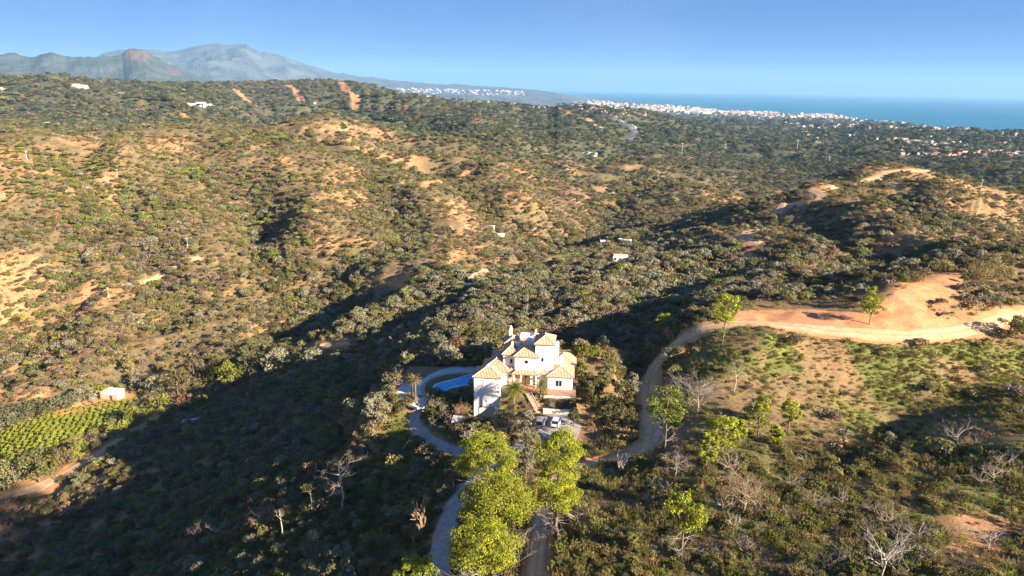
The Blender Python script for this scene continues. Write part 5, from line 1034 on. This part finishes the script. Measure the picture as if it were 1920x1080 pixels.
# ============================================================ orchard and farm on the valley floor
c = VINE.mean(0); dirv = VINE[4] - VINE[2]; dirv /= np.linalg.norm(dirv); nrm = np.array([-dirv[1], dirv[0]]); rows = []
for i in np.arange(-70, 70, 2.9):
    for j in np.arange(-70, 70, 2.35):
        p = c + dirv * (j + .3 * sin(i * 5)) + nrm * (i + .2 * sin(j * 3))
        if in_poly(VINE, p[0:1], p[1:2])[0]: rows.append(p)
rows.sort(key=lambda p: np.hypot(*p)); print('ORCHARD', len(rows)); rng = np.random.default_rng(9); ML['orchard'] = leaf_mat('orchard_leaves', (.13, .16, .02), (.29, .32, .04), (.43, .43, .065), .2, .3)
PM['orch'] = crown('orchard_foliage', 99, 5, 1., 1.2, 260, .16, ML['orchard'], z0=.3); rest = []
for i, p in enumerate(rows):
    s_ = rng.uniform(.9, 1.3); 
    if i < 300: o = link('fruit_bush', PM['orch'], loc=(p[0], p[1], float(ground(p[0], p[1]))), rz=rng.uniform(0, 6), label='young yellow-green fruit bush in the orchard rows', cat='fruit bush', group='fruit bushes planted in the orchard rows'); o.scale = (s_, s_, s_); PROTO['orch'] = o
    else: rest.append((p[0], p[1], float(ground(p[0], p[1])), s_, rng.uniform(0, 6)))
if rest: PTS['orch'] = np.array(rest); gn_scatter('orchard_rows', 'far rows of young yellow-green fruit bushes in the orchard', ['orch'], PROTO)
for i, (x, b, t_, w, m_) in enumerate(((40, 792, 762, 26, 'olive'), (80, 780, 750, 26, 'olive'), (125, 768, 738, 24, 'olive'), (160, 760, 728, 20, 'olive'), (15, 800, 775, 20, 'olive'), (262, 728, 700, 16, 'olive'), (300, 735, 704, 20, 'olive'), (335, 745, 690, 24, 'oak'), (365, 720, 672, 26, 'oak'), (400, 716, 690, 16, 'green'), (430, 720, 682, 24, 'green'), (470, 700, 650, 22, 'oak'), (520, 705, 655, 30, 'olive'), (350, 775, 740, 18, 'rust'), (300, 780, 745, 30, 'green'), (260, 800, 765, 24, 'green'),
        (225, 820, 788, 18, 'green'), (150, 862, 830, 16, 'green'), (120, 875, 845, 18, 'oak'), (75, 905, 845, 26, 'oak'), (30, 915, 865, 26, 'oak'), (90, 890, 858, 20, 'green'), (185, 745, 722, 14, 'green'), (380, 770, 742, 12, 'green'), (240, 700, 672, 10, 'scrub'), (305, 700, 680, 12, 'scrub'), (590, 690, 655, 18, 'olive'))):
    tree_px('farm_tree', 500 + i, x, b, t_, w, .15, ('%s %s' % (('spreading', 'rounded', 'bushy', 'broad', 'small dense', 'loose', 'squat')[i % 7], {'olive': 'grey-green olive tree', 'oak': 'dark evergreen tree', 'green': 'bright green leafy tree', 'rust': 'rust-brown tree', 'scrub': 'olive-green tree'}[m_])) if False else
            ('%s %s %s' % (('spreading', 'rounded', 'bushy', 'broad', 'small dense', 'loose', 'squat')[i % 7], {'olive': 'grey-green olive tree', 'oak': 'dark evergreen tree', 'green': 'bright green leafy tree', 'rust': 'rust-brown tree', 'scrub': 'olive-green tree'}[m_], 'behind the orchard at its left' if x < 180 and b < 810 else 'along the near side of the orchard' if b > 760 else 'behind the farm shed' if x < 345 else 'at the edge of the hill shadow in the valley')), 'tree', dmax=420, mat=ML[m_], nl=22, per=60, leaf=.36, flat=.85, tr=.03, limbs=5)
def shed(px, py, w, d, h, rz, wallm, roofm, label, cat='building', name='farm_building', dmin=25, dmax=15000, gable=True, sink=1.0, win=2, over=.3):
    b = hit(px, py, dmin, dmax); o = link(name, None, loc=b, rz=rz, label=label, cat=cat); mb = MB(); mb.box(-w / 2, w / 2, -d / 2, d / 2, -sink, h, skip='b')
    part('wall', mb, wallm, o); mb = MB(); r = h + min(w, d) * .22 if gable else h + .25
    if gable: mb = hip(-w / 2, w / 2, -d / 2, d / 2, h, min(w, d) * .24, over)[0]
    else: mb.box(-w / 2 - over, w / 2 + over, -d / 2 - over, d / 2 + over, h + .003, h + .25)
    part('roof', mb, roofm, o)
    for i in range(win): x = -w / 2 + w * (i + .5) / win; mb = MB(); mb.box(x - w * .05 - .2, x + w * .05 + .2, -d / 2 - .06, -d / 2 + .02, h * .35, h * .75); part('window', mb, MAT_DARK, o)
    return o
MAT_PLASTIC = simple('white_sheet_roof', (.75, .77, .8), .5, .06, 1)
b = hit(212, 745, 200, 400); o = link('farm_shed', None, loc=b, rz=R(-8), label='low farm shed with two white sheet roof panels and orange end wall', cat='shed'); mb = MB(); mb.box(-4, 4, -2.5, 2.5, -1, 2.6, skip='b'); part('wall', mb, MAT_PINK, o)
for y in (-2.3, .3): mb = MB(); mb.face([(-3.6, y, 2.75), (4.3, y, 2.75), (4.3, y + 2.1, 3.5), (-3.6, y + 2.1, 3.5)]); mb.face([(-3.6, y, 2.65), (4.3, y, 2.65), (4.3, y, 2.75), (-3.6, y, 2.75)]); mb.face([(-3.6, y, 2.65), (-3.6, y + 2.1, 3.4), (4.3, y + 2.1, 3.4), (4.3, y, 2.65)]); part('roof_panel', mb, MAT_PLASTIC, o)
mb = MB(); mb.box(-4.05, -3.7, -2.6, 2.6, -.5, 3.4); part('end_wall', mb, simple('orange_brick', (.55, .2, .09), .9, .2), o); mb = MB(); mb.box(.5, 1.7, -2.56, -2.48, 0, 2.1); part('door', mb, MAT_WOOD, o)
shed(172, 746, 2.4, 2, 2, .1, MAT_WHITE, MAT_PLASTIC, 'tiny white hut left of the farm shed', dmax=420, gable=False, win=1); 
def tank(px, py, r, h, label, dmax=420): b = hit(px, py, 25, dmax); o = link('water_tank', None, loc=b, label=label, cat='tank'); mb = MB(); mb.cyl(0, 0, -.3, h, r, n=14); part('barrel', mb, MAT_PLASTIC, o); mb = MB(); mb.cyl(0, 0, h + .002, h + .25, r * .9, r * .3, n=14); part('lid', mb, MAT_METAL, o)
tank(317, 734, .8, 1.7, 'small white water tank, left one of the pair on the valley floor'); tank(329, 734, .7, 1.5, 'small white water tank, right one of the pair on the valley floor'); tank(388, 752, .7, .9, 'pale blue-white tank alone in the hill shadow')
shed(362, 797, 6.5, 2.4, 1.8, R(20), MAT_BEIGE, simple('pale_old_roof', (.5, .5, .5), .8, .2), 'long low grey-roofed shed in the shade below the orchard', dmax=420, gable=False, win=2)

# ============================================================ houses on the hills
shed(895, 528, 10, 7, 3.2, R(12), MAT_PINK, MAT_TILE, 'pinkish farmhouse with orange tiled roofs in the valley trees', name='farmhouse', dmin=300, dmax=520, win=3); shed(905, 522, 5, 5, 4.2, R(12), MAT_PINK, MAT_TILE, 'small taller tiled annex beside the valley farmhouse', name='farmhouse', dmin=300, dmax=520, win=1)
shed(884, 541, 7, 4, 2, R(20), MAT_BEIGE, MAT_PLASTIC, 'flat white canopy in front of the valley farmhouse', name='farm_building', dmin=300, dmax=520, gable=False, win=0)
shed(1163, 489, 8.0, 6, 3.0, R(-10), MAT_WHITE, simple('pink_roof_terrace', (.6, .46, .38), .9, .1), 'white flat-roofed cottage on the wooded crest right of the valley', name='cottage', dmin=280, dmax=460, gable=False, win=3, over=-.25)
shed(1172, 456, 8, 4, 2.6, R(-30), MAT_PAVE, MAT_PLASTIC, 'pale barn in the blue shade of the valley floor', dmin=450, dmax=700, gable=False, win=1); shed(1130, 458, 3, 3, 2.4, 0, MAT_PAVE, MAT_PLASTIC, 'tiny pale hut left of the shaded barn', dmin=450, dmax=700, gable=False, win=1)
shed(923, 428, 3.6, 3, 1.8, 0, MAT_WHITE, MAT_PLASTIC, 'small white hut on the scrub hillside, upper one of two', dmin=380, dmax=800, gable=False, win=1); shed(938, 443, 5, 3, 1.8, .5, MAT_WHITE, MAT_PLASTIC, 'small white hut on the scrub hillside, lower one of two', dmin=380, dmax=800, gable=False, win=1)
def estate(px, py, boxes, label, roof=None, dmin=900, dmax=9000, name='country_house'):
    b = hit(px, py, dmin, dmax); a = float(np.linalg.norm(b - CAMP)) / FPX; o = link(name, None, loc=b, label=label, cat='house')
    for x, w, h, y in boxes:       # in photo pixels: offset, width, height, depth offset
        mb = MB(); mb.box((x - w / 2) * a, (x + w / 2) * a, y * a, (y + w * .5) * a, -6, h * a, skip='b'); part('wall', mb, MAT_WHITE, o)
        if roof: part('roof', hip((x - w / 2) * a, (x + w / 2) * a, y * a, (y + w * .5) * a, h * a, w * .1 * a, .8)[0], roof, o)
        else: mb = MB(); mb.box((x - w / 2) * a - .3, (x + w / 2) * a + .3, y * a - .3, (y + w * .5) * a + .3, h * a + .01, h * a + .5); part('roof', mb, MAT_PAVE, o)
        for i in range(3): q = (x + w * (i - 1) * .28) * a; mb = MB(); mb.box(q - w * .06 * a, q + w * .06 * a, y * a - .25, y * a + .1, h * .3 * a, h * .68 * a); part('window', mb, MAT_DARK, o)
    return o
estate(145, 164, [(-4, 12, 5, 0), (6, 12, 3.5, 2)], 'white hillside mansion on the upper left ridge', MAT_TERR); estate(372, 199, [(-12, 12, 4, 0), (2, 14, 6, 2), (14, 12, 3.5, 0)], 'long white modern villa spread across the middle hillside'); estate(1105, 290, [(-9, 9, 3.5, 0), (1, 10, 4, 2), (10, 9, 3, 0)], 'low white house cluster in the trees right of centre', dmin=600, dmax=3000)
estate(338, 142, [(-10, 6, 4, 0), (-2, 9, 5, 6), (7, 8, 4, 3), (14, 6, 3, 0)], 'tiny white hamlet at the foot of the rocky peak', dmin=3000, dmax=8000); estate(628, 218, [(-3, 4, 3, 0), (4, 5, 2.5, 0)], 'small white house on the crest above the clearing', dmin=700, dmax=2500); estate(5, 168, [(0, 6, 3, 0)], 'white house at the far left edge of the ridge', dmin=1400, dmax=4000)
estate(1086, 255, [(0, 4, 3, 0)], 'lone white cottage on the dark hillside below the coast', dmin=900, dmax=5000); estate(1545, 268, [(-10, 8, 3, 0), (8, 7, 3, 3)], 'white and terracotta house in the dark woods at the right', MAT_TERR, dmin=1200, dmax=6000); estate(590, 195, [(0, 4, 3, 0)], 'small white hut at the foot of the left firebreak', dmin=1300, dmax=4000); estate(1660, 272, [(0, 9, 3.5, 0)], 'white house among pines at the right', MAT_TERR, dmin=1200, dmax=6000); estate(280, 203, [(0, 12, 3, 0)], 'orange-roofed house in a sandy clearing on the left hillside', MAT_TILE)
MAT_YEL = simple('yellow_render', (.6, .42, .1), .9, .1); 
for x, y in ((76, 236), (88, 234), (107, 236)): shed(x, y, 6, 5, 3.5, .3, MAT_YEL, MAT_PLASTIC, {76: 'yellow hut, left of three on the left hill crest', 88: 'yellow hut, middle of three on the left hill crest', 107: 'pale yellow hut, right of three on the left hill crest'}[x], dmin=500, dmax=1800, gable=False, win=1)
# power poles
def power_pole(px, by, ty, label, dmin=25, dmax=9000, lattice=False):
    b = hit(px, by, dmin, dmax); h, a = up_to(b, ty); r = max(.16, a * .5); o = link('power_pole', None, loc=b, label=label, cat='power pole'); mb = MB()
    if not lattice: mb.cyl(0, 0, -1, h, r, r * .6, 8)
    else:
        for sx in (-1, 1):
            for sy in (-1, 1): mb.v += []; mb.cyl(sx * h * .035, sy * h * .035, -1, h, r * .5, r * .35, 5)
        for i in range(8): z = h * i / 8; mb.box(-h * .035, h * .035, -h * .035, -h * .035 + r * .4, z, z + r * .5); mb.box(-h * .035, h * .035, h * .035 - r * .4, h * .035, z + h / 16, z + h / 16 + r * .5)
    part('post', mb, MAT_POLE, o); mb = MB(); mb.box(-h * .09, h * .09, -r * .5, r * .5, h * .93, h * .93 + r * 1.1); ca = part('crossarm', mb, MAT_POLE, o)
    for x in (-.08, 0, .08): mb = MB(); mb.cyl(x * h, 0, h * .93 + r * 1.1, h * .93 + r * 1.1 + h * .035, r * .5, n=6); part('insulator', mb, MAT_FRAME, ca)
for x, b_, t_, lb in ((222, 341, 317, 'pale power pole on the upper left hillside'), (353, 471, 446, 'grey power pole at the top of the sandy track on the left hillside'), (205, 562, 539, 'pale power pole on the bare lower left hillside'), (51, 301, 283, 'grey power pole near the left edge'), (1278, 292, 268, 'tall pale power pole in the middle distance'), (1494, 283, 262, 'thin power pole standing before the dark gully'), (1554, 305, 293, 'small power pole right of the dark gully'), (1360, 281, 270, 'small thin power pole on the wooded hill'), (1838, 361, 336, 'pale power pole below the field at the right edge'), (548, 199, 193, 'tiny pole under the firebreaks')): power_pole(x, b_, t_, lb)

# ============================================================ the coast towns: one block per building, the largest 300 on their own
rng = np.random.default_rng(21); T = []
for x0, x1, ya, yb, n, hw, hh in ((800, 930, 171, 178, 60, 3, 1.6), (900, 1040, 181, 190, 110, 4, 2), (1000, 1150, 186, 196, 130, 5, 2.4), (1100, 1320, 193, 210, 240, 6, 3), (1240, 1330, 203, 214, 60, 12, 4), (1320, 1460, 206, 216, 130, 8, 3.2), (1380, 1520, 210, 226, 90, 5, 2.6), (1500, 1620, 214, 226, 120, 7, 3.4), (1590, 1760, 219, 238, 190, 7, 3.2), (1740, 1830, 234, 243, 60, 9, 2.5), (1480, 1760, 228, 246, 110, 6, 2.6), (1860, 1925, 249, 256, 20, 7, 3), (1660, 1720, 258, 268, 16, 7, 2.6), (1690, 1925, 278, 300, 110, 7, 3.4), (1720, 1830, 262, 290, 40, 6, 3.2), (1830, 1925, 283, 292, 40, 8, 3.6), (1100, 1500, 200, 226, 130, 4, 2), (1000, 1250, 190, 212, 60, 5, 2.2), (1500, 1900, 245, 275, 70, 5, 2.4), (1350, 1700, 222, 240, 60, 5, 2.4)):
    for i in range(n):
        px = rng.uniform(x0, x1); t_ = (px - x0) / (x1 - x0); py = ya + (yb - ya) * (rng.uniform(0, 1) * .6 + t_ * .4); h_ = hit(px, py, 1400, 15000)
        if h_[2] < 3: continue
        D = math.hypot(h_[0], h_[1]); a = D / FPX; T.append((a, h_, max(5., hw * rng.uniform(.45, 1.3) * a * .8), max(4, hh * rng.uniform(.5, 1.25) * a * .8), rng.uniform(-.5, .5), px, py, rng.choice(5, p=[.62, .13, .1, .08, .07])))
from mathutils.bvhtree import BVHTree
_fm = FARM_O.data; _bv = BVHTree.FromPolygons([v.co[:] for v in _fm.vertices], [tuple(p.vertices) for p in _fm.polygons])
for i in range(150):                     # the pale resort strung along the foot of the far mountain
    px = rng.uniform(745, 985); py = 165.5 + (px - 745) / 240 * 6 + rng.uniform(0, 1) ** 1.5 * 9; d = pdir(px, py); q, nn, ii, dd = _bv.ray_cast(Vector(CAMP), Vector(d).normalized())
    if q is None or q.z < 2: continue
    D = math.hypot(q.x, q.y); a = D / FPX; T.append((a, np.array(q), rng.uniform(1.5, 4.5) * a, rng.uniform(.8, 1.7) * a, rng.uniform(-.5, .5), px, py, rng.choice(5, p=[.75, .1, .05, .05, .05])))
TW_ = [simple('white_facade', (.5, .475, .45), .8, .08, .02), simple('cream_facade', (.68, .58, .44), .8, .1, .02), simple('terracotta_facade', (.55, .28, .18), .8, .1, .02), simple('grey_facade', (.42, .42, .42), .8, .1, .02), simple('pink_facade', (.65, .42, .34), .8, .1, .02)]
MAT_BAND = simple('dark_window_bands', (.16, .15, .15), .7, .2, .05)  # dark window bands, one per storey
def town_mb(mb, o, w, h, rz, k, full=True):
    c, s = cos(rz), sin(rz); n0 = len(mb.v); d = w * .55; tile = (k != 3) and (int(w * 7) % 3 == 0); mb.box(-w / 2, w / 2, -d / 2, d / 2, -8, h, mi=k, skip='b')
    if tile: mb.box(-w / 2 - .6, w / 2 + .6, -d / 2 - .6, d / 2 + .6, h + .02, h + 1.2, mi=2)
    else: mb.box(-w * .2, w * .15, -d * .3, d * .3, h + .01, h * 1.25, mi=k)
    nf = max(1, int(h / 6))
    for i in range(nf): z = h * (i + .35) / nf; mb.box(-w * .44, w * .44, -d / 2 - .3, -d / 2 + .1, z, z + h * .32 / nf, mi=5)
    for i in range(n0, len(mb.v)): x, y, z = mb.v[i]; mb.v[i] = (o[0] + x * c - y * s, o[1] + x * s + y * c, o[2] + z)
T.sort(key=lambda t_: -(t_[2] * t_[3] / t_[0] ** 2)); PLACE = [(1000, 'in the far coast town'), (1180, 'in the pale town before the sea'), (1330, 'in the dense white town at the centre of the coast'), (1480, 'along the shore right of the dense town'), (1620, 'in the reddish resort by the sea'), (1780, 'in the right-hand shore town'), (2000, 'among the trees at the right')]
KN = ['white', 'cream', 'terracotta-coloured', 'grey', 'pink']
for a, p, w, h, rz, px, py, k in T[:300]:
    mb = MB(); town_mb(mb, (0, 0, 0), w, h, 0, k); zt = next(q for x, q in PLACE if px < x) if not (px > 1650 and py > 256) else 'among the trees at the right'; sz = 'long' if w / h > 2.6 else 'tall' if w / h < 1.4 else 'compact'
    link('coast_building', mb.mesh('coast_building', TW_ + [MAT_BAND]), loc=p, rz=rz, label='%s %s building %s' % (sz, KN[k], zt), cat='building', group='%s buildings %s' % (KN[k], zt))
mb = MB()
for a, p, w, h, rz, px, py, k in T[300:]: town_mb(mb, p, w, h, rz, k)
print('TOWN', len(T)); link('coast_town', mb.mesh('coast_town', TW_ + [MAT_BAND]), kind='stuff', label='mass of small white houses spread along the coast')
# highway through the far cutting
ribbon('highway', HWY, 22, simple('asphalt', (.12, .12, .125), .9, .15, .05), 1.2, edge=0, nw=4); ribbon('highway_verge', HWY + np.array([16, 0]), 5, simple('pale_barrier', (.5, .48, .44), .8, .1, .05), 1.6, edge=0, nw=2)
